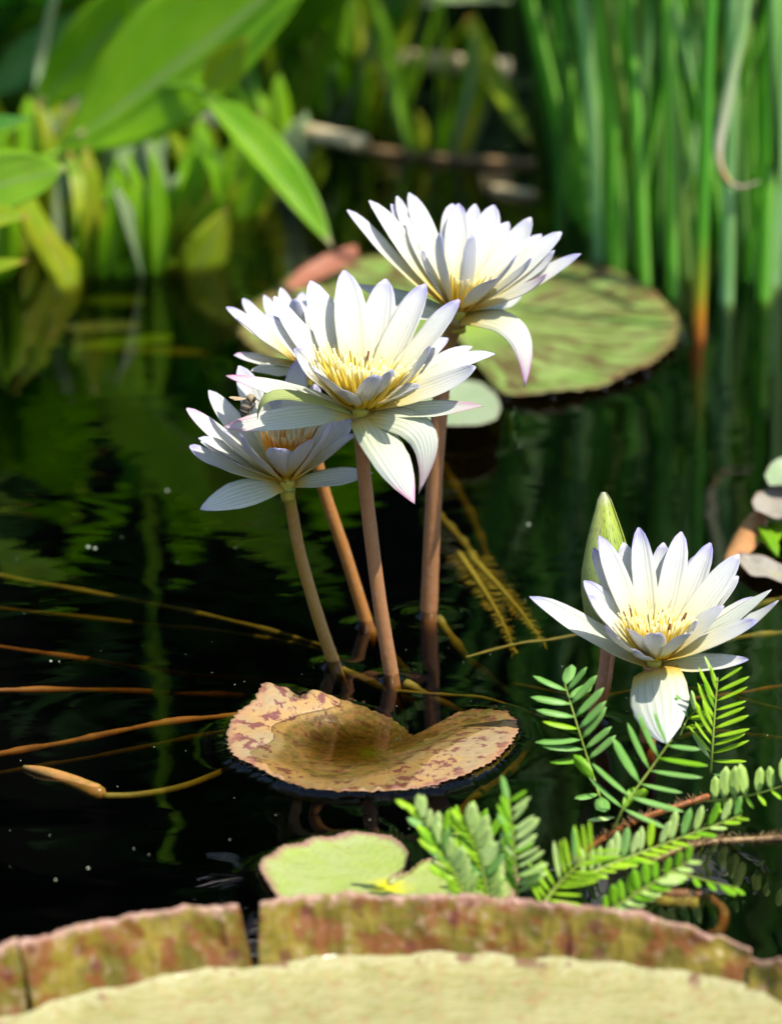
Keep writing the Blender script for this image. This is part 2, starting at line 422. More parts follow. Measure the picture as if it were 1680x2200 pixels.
def mat_vic_floor():
    N = NT('giant_pad_floor'); r, ca, sa, side = N.attr('tc'); g = N.geo()
    ang, pz, qz, q2 = N.attr('pp')
    n0 = N.noise(g, 26, 4); n1 = N.noise(g, 120, 4, .65)
    c = N.mix(N.step(n0, .3, .7), (.29, .275, .09), (.39, .365, .15))
    wv = N.n('TexWave', wave_type='BANDS', bands_direction='Y'); N.set(wv.inputs['Vector'], g)
    wv.inputs['Scale'].default_value = 34; wv.inputs['Distortion'].default_value = 9; wv.inputs['Detail'].default_value = 2; wv.inputs['Detail Scale'].default_value = 3
    c = N.mix(N.math('MULTIPLY', wv.outputs[1], .45), c, (.46, .42, .22))
    c = N.mix(N.math('MULTIPLY', N.step(n1, .55, .66), .55), c, (.34, .17, .07))
    va = N.math('SINE', N.math('MULTIPLY', ang, 70 * 6.28318))
    c = N.mix(N.math('MULTIPLY', N.step(va, .93, 1.0), .35), c, (.44, .30, .12))
    sc_ = N.math('ADD', r, N.math('MULTIPLY', N.math('SINE', N.math('MULTIPLY', ang, 150 * 6.28318)), .006))
    c = N.mix(N.math('MULTIPLY', N.step(sc_, .972, .985), .28), c, (.52, .50, .30))
    c = N.mix(N.math('MULTIPLY', N.math('MULTIPLY', N.step(N.noise(g, 60, 3, .6), .55, .65), N.step(r, .965, .99)), .8), c, (.16, .06, .04))
    c = N.mix(N.math('MULTIPLY', N.step(N.noise(g, 230, 3, .7), .66, .72), .7), c, (.30, .10, .06))
    h = N.math('ADD', N.math('MULTIPLY', wv.outputs[1], .6), N.math('MULTIPLY', n1, .7))
    return N.leafy(c, .1, None, .26, .5, N.bump(h, .35, .003))
M['vic_floor'] = mat_vic_floor()
def mat_vic_wall():
    N = NT('giant_pad_rim'); u, v, side, rnd = N.attr('tc'); g = N.geo()
    n0 = N.noise(g, 48, 5, .6); n1 = N.noise(g, 170, 4, .65)
    c = N.mix(N.step(n0, .34, .64), (.16, .135, .010), (.33, .25, .028))
    c = N.mix(N.math('MULTIPLY', N.step(N.noise(g, 75, 5, .65), .46, .60), .85), c, (.26, .075, .018))
    vor = N.n('TexVoronoi'); N.set(vor.inputs['Vector'], g); vor.inputs['Scale'].default_value = 62
    c = N.mix(N.math('MULTIPLY', N.math('SUBTRACT', 1.0, N.step(vor.outputs[0], .12, .30)), .7), c, (.16, .03, .03))
    c = N.mix(N.math('MULTIPLY', side, .8), c, (.16, .04, .02))       # groove lines between the pleats
    c = N.mix(N.math('MULTIPLY', N.step(n1, .55, .66), .55), c, (.50, .33, .20))
    c = N.mix(N.math('MULTIPLY', N.step(N.math('ADD', v, N.math('MULTIPLY', N.math('SUBTRACT', n1, .5), .5)), .84, 1.02), .75), c, (.60, .34, .27))
    c = N.mix(N.math('MULTIPLY', N.math('SUBTRACT', 1.0, N.step(v, .0, .12)), .4), c, (.45, .40, .16))
    return N.leafy(c, .28, N.mix(.4, c, (.55, .30, .02)), .34, .5, N.bump(N.math('ADD', n0, N.math('MULTIPLY', n1, .6)), .7, .003))
M['vic_wall'] = mat_vic_wall()

def mat_water():
    N = NT('pond_water'); g = N.geo()
    mp = N.n('Mapping'); N.set(mp.inputs[0], g); mp.inputs['Scale'].default_value = (1.0, 1.6, 1.0)
    n1 = N.noise(mp.outputs[0], 7.0, 2, .5, .6)
    n2 = N.noise(mp.outputs[0], 34.0, 2, .5, .3)
    h = N.math('ADD', n1, N.math('MULTIPLY', n2, .05))
    nb = N.bump(h, .28, .0040)
    fr = N.n('Fresnel'); fr.inputs[0].default_value = 1.333; N.t.links.new(nb, fr.inputs[1])
    gl = N.n('BsdfGlossy'); gl.inputs['Roughness'].default_value = .012; N.t.links.new(nb, gl.inputs['Normal'])
    tr = N.n('BsdfTransparent'); tr.inputs[0].default_value = (.86, .85, .74, 1)
    m = N.n('MixShader'); N.t.links.new(fr.outputs[0], m.inputs[0])
    N.t.links.new(tr.outputs[0], m.inputs[1]); N.t.links.new(gl.outputs[0], m.inputs[2])
    N.t.links.new(m.outputs[0], N.out.inputs[0])
    return N.m
M['water'] = mat_water()

# ------------------------------------------------------------------ traced pad outlines (pixels of the 1680 x 2200 frame)
def dense(px, n=160, jag=0.0, z=.0, seed=1, period=None):
    """closed outline through pixel points, laid on the water plane"""
    P = [onz(x, y, z) for x, y in px]
    P = P + [P[0]]
    seg = [0]
    for a, b in zip(P, P[1:]): seg.append(seg[-1] + (b - a).length)
    rr = random.Random(seed); out = []
    cx = sum((p for p in P[:-1]), Vector()) / (len(P) - 1)
    for i in range(n):
        s = i / n * seg[-1]
        k = max(j for j in range(len(seg) - 1) if seg[j] <= s + 1e-9)
        p = P[k].lerp(P[k + 1], (s - seg[k]) / max(1e-9, seg[k + 1] - seg[k]))
        d = (p - cx); d.z = 0
        if jag: p = p + d.normalized() * (jag * (1 if i % 2 else -1) * rr.uniform(.2, 1.2) + rr.uniform(-.5, .5) * jag)
        out.append(p)
    return out

def smooth_closed(P, it=1):
    for _ in range(it):
        n = len(P); P = [(P[i - 1] + P[i] * 2 + P[(i + 1) % n]) / 4 for i in range(n)]
    return P

def tps(ctrl):
    """thin plate spline through (x, y, h) control points"""
    A = np.array(ctrl, float); n = len(A); X = A[:, :2] * 10
    D = np.linalg.norm(X[:, None] - X[None], axis=2)
    K = np.where(D > 0, D * D * np.log(np.maximum(D, 1e-12)), 0) + np.eye(n) * 2e-6
    Pm = np.c_[np.ones(n), X]
    S = np.block([[K, Pm], [Pm.T, np.zeros((3, 3))]])
    sol = np.linalg.solve(S, np.r_[A[:, 2], np.zeros(3)])
    def f(x, y):
        q = np.stack([np.ravel(x), np.ravel(y)], 1) * 10
        D = np.linalg.norm(q[:, None] - X[None], axis=2)
        k = np.where(D > 0, D * D * np.log(np.maximum(D, 1e-12)), 0)
        return (k @ sol[:n] + sol[n] + q @ sol[n + 1:]).reshape(np.shape(x))
    return f

def pad_mesh(name, outline, centre, zf, mat, parent, rings=26, th=.0009):
    n = len(outline); V, T, P = [], [], []
    layers = []
    for side in (0, 1):
        xs = np.zeros((rings, n)); ys = np.zeros((rings, n)); rs = np.zeros((rings, n))
        for i in range(rings):
            r = ((i + 1) / rings) ** .8
            for k, p in enumerate(outline):
                q = centre.lerp(p, r); xs[i, k], ys[i, k], rs[i, k] = q.x, q.y, r
        zs = zf(xs, ys, rs)
        for i in range(rings):
            for k in range(n):
                a = math.atan2(ys[i, k] - centre.y, xs[i, k] - centre.x)
                V.append(Vector((xs[i, k], ys[i, k], zs[i, k] - side * th * (1 - .5 * rs[i, k]))))
                T.append((rs[i, k], math.cos(a) * .5 + .5, math.sin(a) * .5 + .5, side))
                P.append((a / 6.28318 + .5, 0, 0, 0))
        cz = float(zf(np.array([[centre.x]]), np.array([[centre.y]]), np.array([[0.0]]))[0, 0])
        V.append(Vector((centre.x, centre.y, cz - side * th))); T.append((0, .5, .5, side)); P.append((0, 0, 0, 0))
    S = rings * n + 1; F = []
    area = sum(outline[i].x * outline[(i + 1) % n].y - outline[(i + 1) % n].x * outline[i].y for i in range(n))
    ccw = area > 0
    for side in (0, 1):
        o = side * S; flip = (side == 1) == ccw
        for k in range(n):
            k2 = (k + 1) % n
            f = (o + rings * n, o + k, o + k2)
            F.append(f[::-1] if flip else f)
            for i in range(rings - 1):
                f = (o + i * n + k, o + (i + 1) * n + k, o + (i + 1) * n + k2, o + i * n + k2)
                F.append(f[::-1] if flip else f)
    for k in range(n):
        k2 = (k + 1) % n; a = (rings - 1) * n
        f = (a + k, S + a + k, S + a + k2, a + k2)
        F.append(f if ccw else f[::-1])
    return mesh(name, V, F, mat, parent, T, P)

TAN = [(598, 1482), (612, 1476), (628, 1482), (642, 1494), (664, 1480), (682, 1492), (708, 1492), (750, 1497), (788, 1505), (840, 1520), (870, 1535), (884, 1552), (868, 1572),
       (842, 1590), (826, 1612), (842, 1600), (880, 1575), (930, 1560), (968, 1542), (984, 1508), (1010, 1505), (1042, 1506), (1090, 1521), (1108, 1545), (1112, 1572), (1096, 1604), (1060, 1636),
       (1000, 1668), (935, 1686), (880, 1694), (800, 1698), (730, 1697), (660, 1690), (600, 1672), (550, 1648), (505, 1626), (492, 1610), (488, 1578), (496, 1560), (520, 1540), (552, 1525), (562, 1510), (575, 1494)]
tan_out = dense(TAN, 220, .0010, .003, 4)
tan_c = onz(812, 1607, -.004)
def wz(px, py, h): p = onz(px, py, h); return (p.x, p.y, h)
mm = .001
tan_h = tps([wz(495, 1590, 4 * mm), wz(555, 1530, 6 * mm), wz(612, 1480, 10 * mm), wz(664, 1484, 8 * mm), wz(720, 1498, .5 * mm), wz(790, 1507, -1.5 * mm), wz(870, 1540, -3 * mm),
             wz(812, 1607, -6.5 * mm), wz(720, 1575, -7 * mm), wz(690, 1620, -6 * mm), wz(760, 1640, -5 * mm), wz(930, 1575, -4.5 * mm), wz(880, 1600, -5 * mm), wz(985, 1530, -3 * mm), wz(1042, 1512, -2 * mm), wz(820, 1635, -5 * mm), wz(985, 1506, -2.5 * mm), wz(1000, 1550, -2.5 * mm),
             wz(641, 1508, 1 * mm), wz(641, 1548, .3 * mm), wz(607, 1588, .3 * mm), wz(578, 1620, .5 * mm), wz(624, 1651, .3 * mm), wz(662, 1681, .8 * mm), wz(740, 1680, .3 * mm), wz(823, 1661, .3 * mm),
             wz(894, 1622, .3 * mm), wz(990, 1573, .3 * mm), wz(1084, 1526, .6 * mm), wz(1108, 1560, 3.6 * mm), wz(1060, 1620, 3.8 * mm), wz(980, 1650, 4 * mm), wz(880, 1690, 2.6 * mm), wz(740, 1697, 2.4 * mm),
             wz(600, 1674, 2.8 * mm), wz(520, 1632, 3.8 * mm), wz(560, 1580, 4.5 * mm), wz(600, 1530, 5 * mm), wz(1030, 1600, 4 * mm)])

FRONT = [(556, 1870), (566, 1852), (596, 1830), (640, 1812), (690, 1798), (745, 1789), (800, 1789), (840, 1798), (866, 1817), (877, 1840), (872, 1862), (852, 1880), (832, 1894), (858, 1886), (888, 1871), (920, 1852), (965, 1836), (1020, 1828),
         (1070, 1834), (1104, 1856), (1116, 1890), (1100, 1935), (1040, 1980), (920, 2010), (780, 2005), (660, 1975), (590, 1930)]
front_out = dense(FRONT, 200, .0007, .003, 9)
front_c = onz(835, 1905, .002)
FAR = [(520, 690), (560, 650), (640, 600), (730, 575), (850, 560), (980, 556), (1100, 558), (1210, 568), (1310, 590), (1400, 632), (1450, 680), (1462, 718), (1440, 760), (1385, 800), (1300, 838), (1210, 856), (1130, 862), (1085, 858), (1062, 840), (1020, 790), (975, 735), (930, 790), (880, 830), (760, 835), (640, 810), (550, 765), (512, 725)]
far_out = dense(FAR, 180, .0022, .003, 3)
far_c = onz(985, 705, .002)
SMALL = [(905, 840), (930, 815), (985, 800), (1035, 812), (1066, 850), (1076, 890), (1066, 925), (1030, 942), (960, 944), (900, 930), (860, 900), (870, 865)]
small_out = smooth_closed(dense(SMALL, 110, .0006, .010, 5))
small_c = onz(960, 865, .006)

# stems: water entry pixel
STEMS = {'F1': (718, 1428), 'F2': (789, 1342), 'F3': (842, 1456), 'F4': (921, 1320), 'F5': (1390, 1600), 'BUD': (1276, 1548)}
stem_xy = {k: onz(*v, 0.0) for k, v in STEMS.items()}

# ------------------------------------------------------------------ water and ground
def line(a, b, step): return list(np.arange(a, b, step))
gx = line(-14, -2, 1.0) + line(-2, -.5, .1) + line(-.5, -.13, .02) + line(-.13, .215, .0016) + line(.215, .5, .02) + line(.5, 2, .1) + line(2, 14.1, 1.0)
gy = line(-3, 1.2, .3) + line(1.2, 1.88, .03) + line(1.88, 2.46, .0018) + line(2.46, 3.3, .010) + line(3.3, 4.6, .03) + line(4.6, 6.0, .2)
X, Y = np.meshgrid(np.array(gx), np.array(gy))
Z = np.zeros_like(X)
for k, p in stem_xy.items():
    r = .0052 if k == 'F4' else .0045
    d = np.maximum(0, np.hypot(X - p.x, Y - p.y) - r)
    Z += .0032 * np.exp(-d / .0044) - .00035 * np.exp(-((d - .014) / .005) ** 2)
def poly_dist(X, Y, P):
    Q = np.array([(p.x, p.y) for p in P]); out = np.full(X.shape, 9.0); inside = np.zeros(X.shape, bool)
    for i in range(len(Q)):
        a, b = Q[i - 1], Q[i]; ab = b - a; L2 = max(1e-14, ab @ ab)
        t = np.clip(((X - a[0]) * ab[0] + (Y - a[1]) * ab[1]) / L2, 0, 1)
        out = np.minimum(out, np.hypot(X - a[0] - t * ab[0], Y - a[1] - t * ab[1]))
        c = ((a[1] > Y) != (b[1] > Y))
        xx = a[0] + (Y - a[1]) / (b[1] - a[1] + 1e-18) * ab[0]
        inside ^= c & (X < xx)
    return out, inside
def near(P, m=.05):
    xs = [p.x for p in P]; ys = [p.y for p in P]
    return np.where((X > min(xs) - m) & (X < max(xs) + m) & (Y > min(ys) - m) & (Y < max(ys) + m))
ix = near(tan_out); d, ins = poly_dist(X[ix], Y[ix], tan_out); h = tan_h(X[ix], Y[ix])
ss = np.clip((h + .001) / .003, 0, 1); ss = ss * ss * (3 - 2 * ss)
Z[ix] += np.where(ins, np.where(h < .0026, .0024 * np.exp(np.minimum(0, h) / .0013), -.001), .0034 * ss * np.exp(-d / .0055))
for o, amp, lam in ((front_out, .0026, .006), (far_out, .003, .008), (small_out, .002, .006)):
    ix = near(o); d, ins = poly_dist(X[ix], Y[ix], o)
    Z[ix] += np.where(ins, -.004, amp * np.exp(-d / lam))
# gentle long ripples in the open water on the left
rip = .00016 * np.sin(Y * 62 + X * 21 + 1.2 * np.sin(X * 17)) * np.exp(-((X + .16) / .13) ** 2) * np.exp(-((Y - 2.02) / .16) ** 2)
Z += rip
ny_, nx_ = X.shape
idx = np.arange(ny_ * nx_).reshape(ny_, nx_)
faces = np.stack([idx[:-1, :-1], idx[:-1, 1:], idx[1:, 1:], idx[1:, :-1]], -1).reshape(-1, 4)
wm = bpy.data.meshes.new('water')
wm.vertices.add(X.size); wm.vertices.foreach_set('co', np.stack([X, Y, Z], -1).astype(np.float32).ravel())
wm.loops.add(faces.size); wm.loops.foreach_set('vertex_index', faces.ravel().astype(np.int32))
wm.polygons.add(len(faces)); wm.polygons.foreach_set('loop_start', np.arange(0, faces.size, 4, dtype=np.int32))
wm.polygons.foreach_set('use_smooth', np.ones(len(faces), bool)); wm.update(calc_edges=True); wm.validate()
wm.materials.append(M['water'])
tag(link('water', wm), 'dark still pond water with clear reflections', kind='structure')

def mat_murk():
    N = NT('pond_murk'); v = N.n('VolumeAbsorption'); v.inputs['Color'].default_value = (.62, .55, .20, 1); v.inputs['Density'].default_value = 190
    N.t.links.new(v.outputs[0], N.out.inputs['Volume']); return N.m
V = [(x, y, z) for z in (-.44, -.003) for x, y in ((-13, -2.9), (13, -2.9), (13, 5.1), (-13, 5.1))]
tag(mesh('pond_water_depth', V, [(3, 2, 1, 0), (4, 5, 6, 7), (0, 1, 5, 4), (1, 2, 6, 5), (2, 3, 7, 6), (3, 0, 4, 7)], mat_murk(), smooth=False), 'murky brown depth of the pond water', kind='structure')
V = [(-14, -3, -.45), (14, -3, -.45), (14, 5.2, -.45), (-14, 5.2, -.45), (-14, 5.6, .10), (14, 5.6, .10), (-14, 60, .3), (14, 60, .3)]
tag(mesh('pond_bed', V[:6], [(0, 1, 2, 3), (3, 2, 5, 4)], M['bed'], smooth=False), 'dark mud bed under the pond water', kind='structure')
V = [(-60, 5.57, .095), (60, 5.57, .095), (60, 90, .5), (-60, 90, .5)]
tag(mesh('bank_ground', V, [(0, 1, 2, 3)], M['soil'], smooth=False), 'dark earth bank behind the pond', kind='structure')

# ------------------------------------------------------------------ lily pads
def make_pad(name, outline, centre, zf, mat, label, rings=26, group=None):
    e = empty(name, (centre.x, centre.y, 0), label=label, cat='lily pad', group=group)
    pad_mesh('leaf_blade', outline, centre, zf, mat, e, rings)
    m = MB(); c = Vector((centre.x, centre.y, float(zf(np.array([[centre.x]]), np.array([[centre.y]]), np.array([[0.]]))[0, 0]) - .001))
    tube(m, [c, c + Vector((.01, .03, -.06)), c + Vector((.05, .10, -.22)), c + Vector((.09, .14, -.46))], .0035, 10, 8)
    m.build('leaf_stalk', M['sub_a'], e)
    return e
make_pad('lily_pad', tan_out, tan_c, lambda x, y, r: tan_h(x, y) + .0004 * np.sin(x * 700) * (r > .9), M['pad_tan'],
         'ochre lily pad flecked with maroon, its sunken centre flooded, below the tall stems', 34)
make_pad('lily_pad', front_out, front_c, lambda x, y, r: .0022 + .0012 * np.sin(x * 60) * r + .0022 * np.clip((r - .8) / .2, 0, 1) ** 2 + .0008 * np.sin(x * 240 + y * 190) * r, M['pad_front'],
         'small yellow-green lily pad with pinkish edge behind the giant pad rim')
make_pad('lily_pad', far_out, far_c, lambda x, y, r: .0025 + .003 * np.sin(x * 34 + y * 20) ** 2 * r + .004 * np.clip((r - .75) / .25, 0, 1) ** 2, M['pad_far'],
         'large mottled green lily pad behind the flowers, in front of the reeds')
make_pad('lily_pad', small_out, small_c, lambda x, y, r: .008 + (small_c.y - y) * .09 + .003 * r * r, M['pad_pale'],
         'pale grey-green lily pad lobe lifted off the water behind the mauve stem', 16)
# reddish upturned edge of a pad behind
RED = [(600, 612), (640, 590), (700, 575), (765, 566), (772, 578), (720, 592), (650, 606)]
o = smooth_closed(dense(RED, 60, .0, .012, 5)); c_ = onz(690, 586, .012)
e = empty('lily_pad', (c_.x, c_.y, 0), label='upturned reddish-brown pad edge behind the large green lily pad', cat='lily pad')
pad_mesh('leaf_blade', o, c_, lambda x, y, r: .014 + .004 * r + (y - c_.y) * .35, mat_plain('pad_red', (.42, .16, .09), (.34, .12, .07), 60, .5, .2), e, 8)
# right-hand edge: half sunk drab pads with curled brown rim
for px, zc, mt, lab in (([(1640, 1030), (1652, 1008), (1700, 985), (1760, 1000), (1770, 1045), (1710, 1062), (1650, 1052)], .022, 'pad_pale', 'pink-edged pale pad curling up at the edge of a drowned pad cluster'),
                        ([(1612, 1092), (1625, 1070), (1665, 1052), (1730, 1060), (1770, 1090), (1740, 1120), (1670, 1125), (1620, 1112)], .016, 'pad_drab', 'grey withered lily pad lying on wet green leaves beside the reeds'),
                        ([(1590, 1195), (1580, 1215), (1610, 1245), (1670, 1262), (1760, 1265), (1770, 1235), (1690, 1225), (1625, 1205)], .002, 'pad_drab', 'grey sunken pad rim beaded with water below the withered pad')):
    o = smooth_closed(dense(px, 70, .0004, zc, 2)); cc = sum(o, Vector()) / len(o)
    e = empty('lily_pad', (cc.x, cc.y, 0), label=lab, cat='lily pad')
    pad_mesh('leaf_blade', o, cc, lambda x, y, r, zc=zc: zc + .004 * r * r + .001 * np.sin(x * 300), M[mt], e, 8)
e = empty('curled_leaf', onz(1590, 1180, 0), label='curled orange-brown dead leaf edge at the drowned pad cluster', cat='leaf')
one_blade('leaf_blade', mat_plain('dead_leaf', (.52, .26, .10), (.40, .18, .07), 90, .35, .15), e, onz(1560, 1205, .001), onz(1632, 1085, .014), .020, Vector((-.3, -.6, .7)), .05, -.25, prof=OVAL, th=.001)
e = empty('wet_weed', onz(1650, 1140, 0), label='tangle of wet bright green weed beside the curled dead leaf', cat='weed')
for k in range(9):
    a, b = onz(R.uniform(1615, 1690), R.uniform(1120, 1160), .006), onz(R.uniform(1620, 1700), R.uniform(1120, 1200), .002)
    one_blade('leaf_blade', M['leaf_c'] if k % 2 else M['leaf_a'], e, a, b, .008, Vector((0, -.4, 1)), -.2, .1, 8, 4, prof=OVAL)

# ------------------------------------------------------------------ giant pad
BASE = [(-120, 2225), (0, 2200), (80, 2183), (240, 2136), (430, 2101), (545, 2090), (700, 2073), (940, 2063), (1170, 2073), (1380, 2093), (1540, 2114), (1610, 2132), (1680, 2158), (1800, 2205)]
TOP = [(-120, 2072), (0, 2043), (60, 2030), (200, 1988), (380, 1955), (520, 1946), (580, 1932), (750, 1924), (950, 1926), (1200, 1943), (1380, 1968), (1500, 2003), (1592, 2050), (1604, 2056), (1640, 2050), (1680, 2052), (1800, 2085)]
bw = [(onz(x, y, .005), x) for x, y in BASE]
A_ = np.array([[p.x, p.y] for p, _ in bw]); sol = np.linalg.lstsq(np.c_[2 * A_, np.ones(len(A_))], (A_ ** 2).sum(1), rcond=None)[0]
VC = Vector((sol[0], sol[1], 0)); VR = math.sqrt(sol[2] + sol[0] ** 2 + sol[1] ** 2)
tab = []
for p, x in bw:
    th_ = math.atan2(p.y - VC.y, p.x - VC.x)
    if th_ < -math.pi / 2: th_ += 2 * math.pi
    t = ony(x, interp(x, TOP), p.y + .007)
    tab.append((th_, math.hypot(p.x - VC.x, p.y - VC.y), t.z))
tab.sort()
def vic_r(th): return interp(th, [(a, b) for a, b, c in tab]) if tab[0][0] < th < tab[-1][0] else VR
def vic_h(th): return interp(th, [(a, c) for a, b, c in tab]) if tab[0][0] < th < tab[-1][0] else .032
def th_of(px):
    p = onz(px, interp(px, BASE), .005); return math.atan2(p.y - VC.y, p.x - VC.x)
vic = empty('giant_lily_pad', (VC.x, VC.y, 0), label='giant water lily pad with tall upright mottled brown rim', cat='lily pad')
nth = 260; V, T, P, F = [], [], [], []
for i in range(1, 31):
    for k in range(nth):
        a = -math.pi + 2 * math.pi * k / nth
        aa = a if a > -math.pi / 2 else a + 2 * math.pi
        r_ = i / 30; rr_ = (VR * (1 - r_ ** 6) + (vic_r(aa) + .001) * r_ ** 6) * r_
        V.append(Vector((VC.x + math.cos(a) * rr_, VC.y + math.sin(a) * rr_, .0045 + .0012 * math.sin(a * 70) * r_ ** 3 * .5 + .001 * math.sin(rr_ * 260 + 2 * math.sin(a * 30)) + (.004 * max(0, (r_ - .95) / .05) ** 2))))
        T.append((r_, 0, 0, 0)); P.append((a / 6.28318 + .5, 0, 0, 0))
V.append(VC + Vector((0, 0, .0045))); T.append((0, 0, 0, 0)); P.append((0, 0, 0, 0))
for k in range(nth):
    k2 = (k + 1) % nth; F.append((30 * nth, k, k2))
    for i in range(29): F.append((i * nth + k, (i + 1) * nth + k, (i + 1) * nth + k2, i * nth + k2))
mesh('pad_floor', V, F, M['vic_floor'], vic, T, P)
def rim_wall(a0, a1, lean0=0.0, lean1=0.0, dh=0.0, dr=0.0):
    n = max(12, int((a1 - a0) / .0026)); NV = 14; m = MB()
    V, T, F = [], [], []
    nz = [R.uniform(-1, 1) for _ in range(4000)]
    for i in range(n + 1):
        f = i / n
        for side in (0, 1):
            for j in range(NV + 1):
                v = j / NV
                a = a0 + (a1 - a0) * f + (lean0 * (1 - f) + lean1 * f) * v
                aw = a * VR / .0150 + .34 * math.sin(a * 31) + .22 * math.sin(a * 73 + 1) + .10 * math.sin(v * 5 + a * 40)   # uneven pleats about 15 mm wide
                pl = aw % 1.0; kk = int(aw) % 900
                g = abs(pl - .5) * 2
                belly = (1 - g ** 4)
                u_ = a * VR
                lump = mnoise.noise(Vector((u_ * 95, v * 3.1, 1.7))) * .0026 + mnoise.noise(Vector((u_ * 210, v * 6.5, 9.1))) * .0013 + mnoise.noise(Vector((u_ * 30, v * 1.2, 4.0))) * .004 * v
                rad = vic_r(a) + dr + .007 * v + .003 * v * v + .0010 * (1 + .6 * nz[kk]) * belly * math.sin(math.pi * min(1, v * 1.05)) + lump * (.25 + v * (1.6 - v))
                hh = vic_h(a) + dh + .0016 * mnoise.noise(Vector((u_ * 70, 3.3, 0))) + .0011 * mnoise.noise(Vector((u_ * 260, 7.7, 0))) - .0008 * max(0, g - .8) / .2
                z = .004 + (hh - .004) * v
                rad += side * .0020 * (1 - .35 * v)
                V.append(Vector((VC.x + math.cos(a) * rad, VC.y + math.sin(a) * rad, z)))
                T.append((f, v, max(0, (g - .88) / .12) * max(0, .30 + .55 * nz[kk + 2700]), 0))
    W2 = 2 * (NV + 1)
    for i in range(n):
        for j in range(NV):
            a, b = i * W2 + j, (i + 1) * W2 + j
            F.append((a, a + 1, b + 1, b)); a += NV + 1; b += NV + 1; F.append((b, b + 1, a + 1, a))
        a, b = i * W2 + NV, (i + 1) * W2 + NV
        F.append((a, a + NV + 1, b + NV + 1, b))
    for i in (0, n):
        for j in range(NV):
            a = i * W2 + j; f = (a, a + NV + 1, a + NV + 2, a + 1); F.append(f if i == 0 else f[::-1])
    m.add(V, F, T); return m.build('rim_wall', M['vic_wall'], vic)
cuts = [1598, 1216, 552, 72]
tA, tB, tC, tD = [th_of(c) for c in cuts]
tE = math.pi * 1.5
rim_wall(-math.pi / 2, tA - .006, 0, .004, -.001, -.004)
rim_wall(tA, tB - .004, .006, .002)
rim_wall(tB + .002, tC - .003, -.005, -.009)
rim_wall(tC + .004, tD - .004, .018, .004)
rim_wall(tD + .004, tE, -.010, 0, 0, .002)

# ------------------------------------------------------------------ water lilies
def stamens(parent, C, axis, spread, length, count, mat, seed):
    rr = random.Random(seed); m = MB()
    a = axis.orthogonal().normalized(); b = axis.cross(a)
    for i in range(count):
        f = math.sqrt((i + .5) / count)
        q = i * 2.39996 + rr.uniform(-.2, .2)
        rd = a * math.cos(q) + b * math.sin(q)
        base = C + rd * spread * .34 * f
        ln = length * (.55 + .5 * f) * rr.uniform(.85, 1.12)
        tipp = base + axis * ln * (1 - .12 * f) + rd * (spread * .66 * f) + Vector((rr.uniform(-1, 1), rr.uniform(-1, 1), rr.uniform(-1, 1))) * spread * .06
        midp = base.lerp(tipp, .5) + rd * spread * .10 * f * rr.uniform(-.6, 1.2)
        tube(m, [base, midp, tipp], lambda t: spread * .034 * (1.1 - .55 * t), 5, 5, rr.random())
    o = m.build('stamens', mat, parent); o['kind'] = 'stuff'
    return o

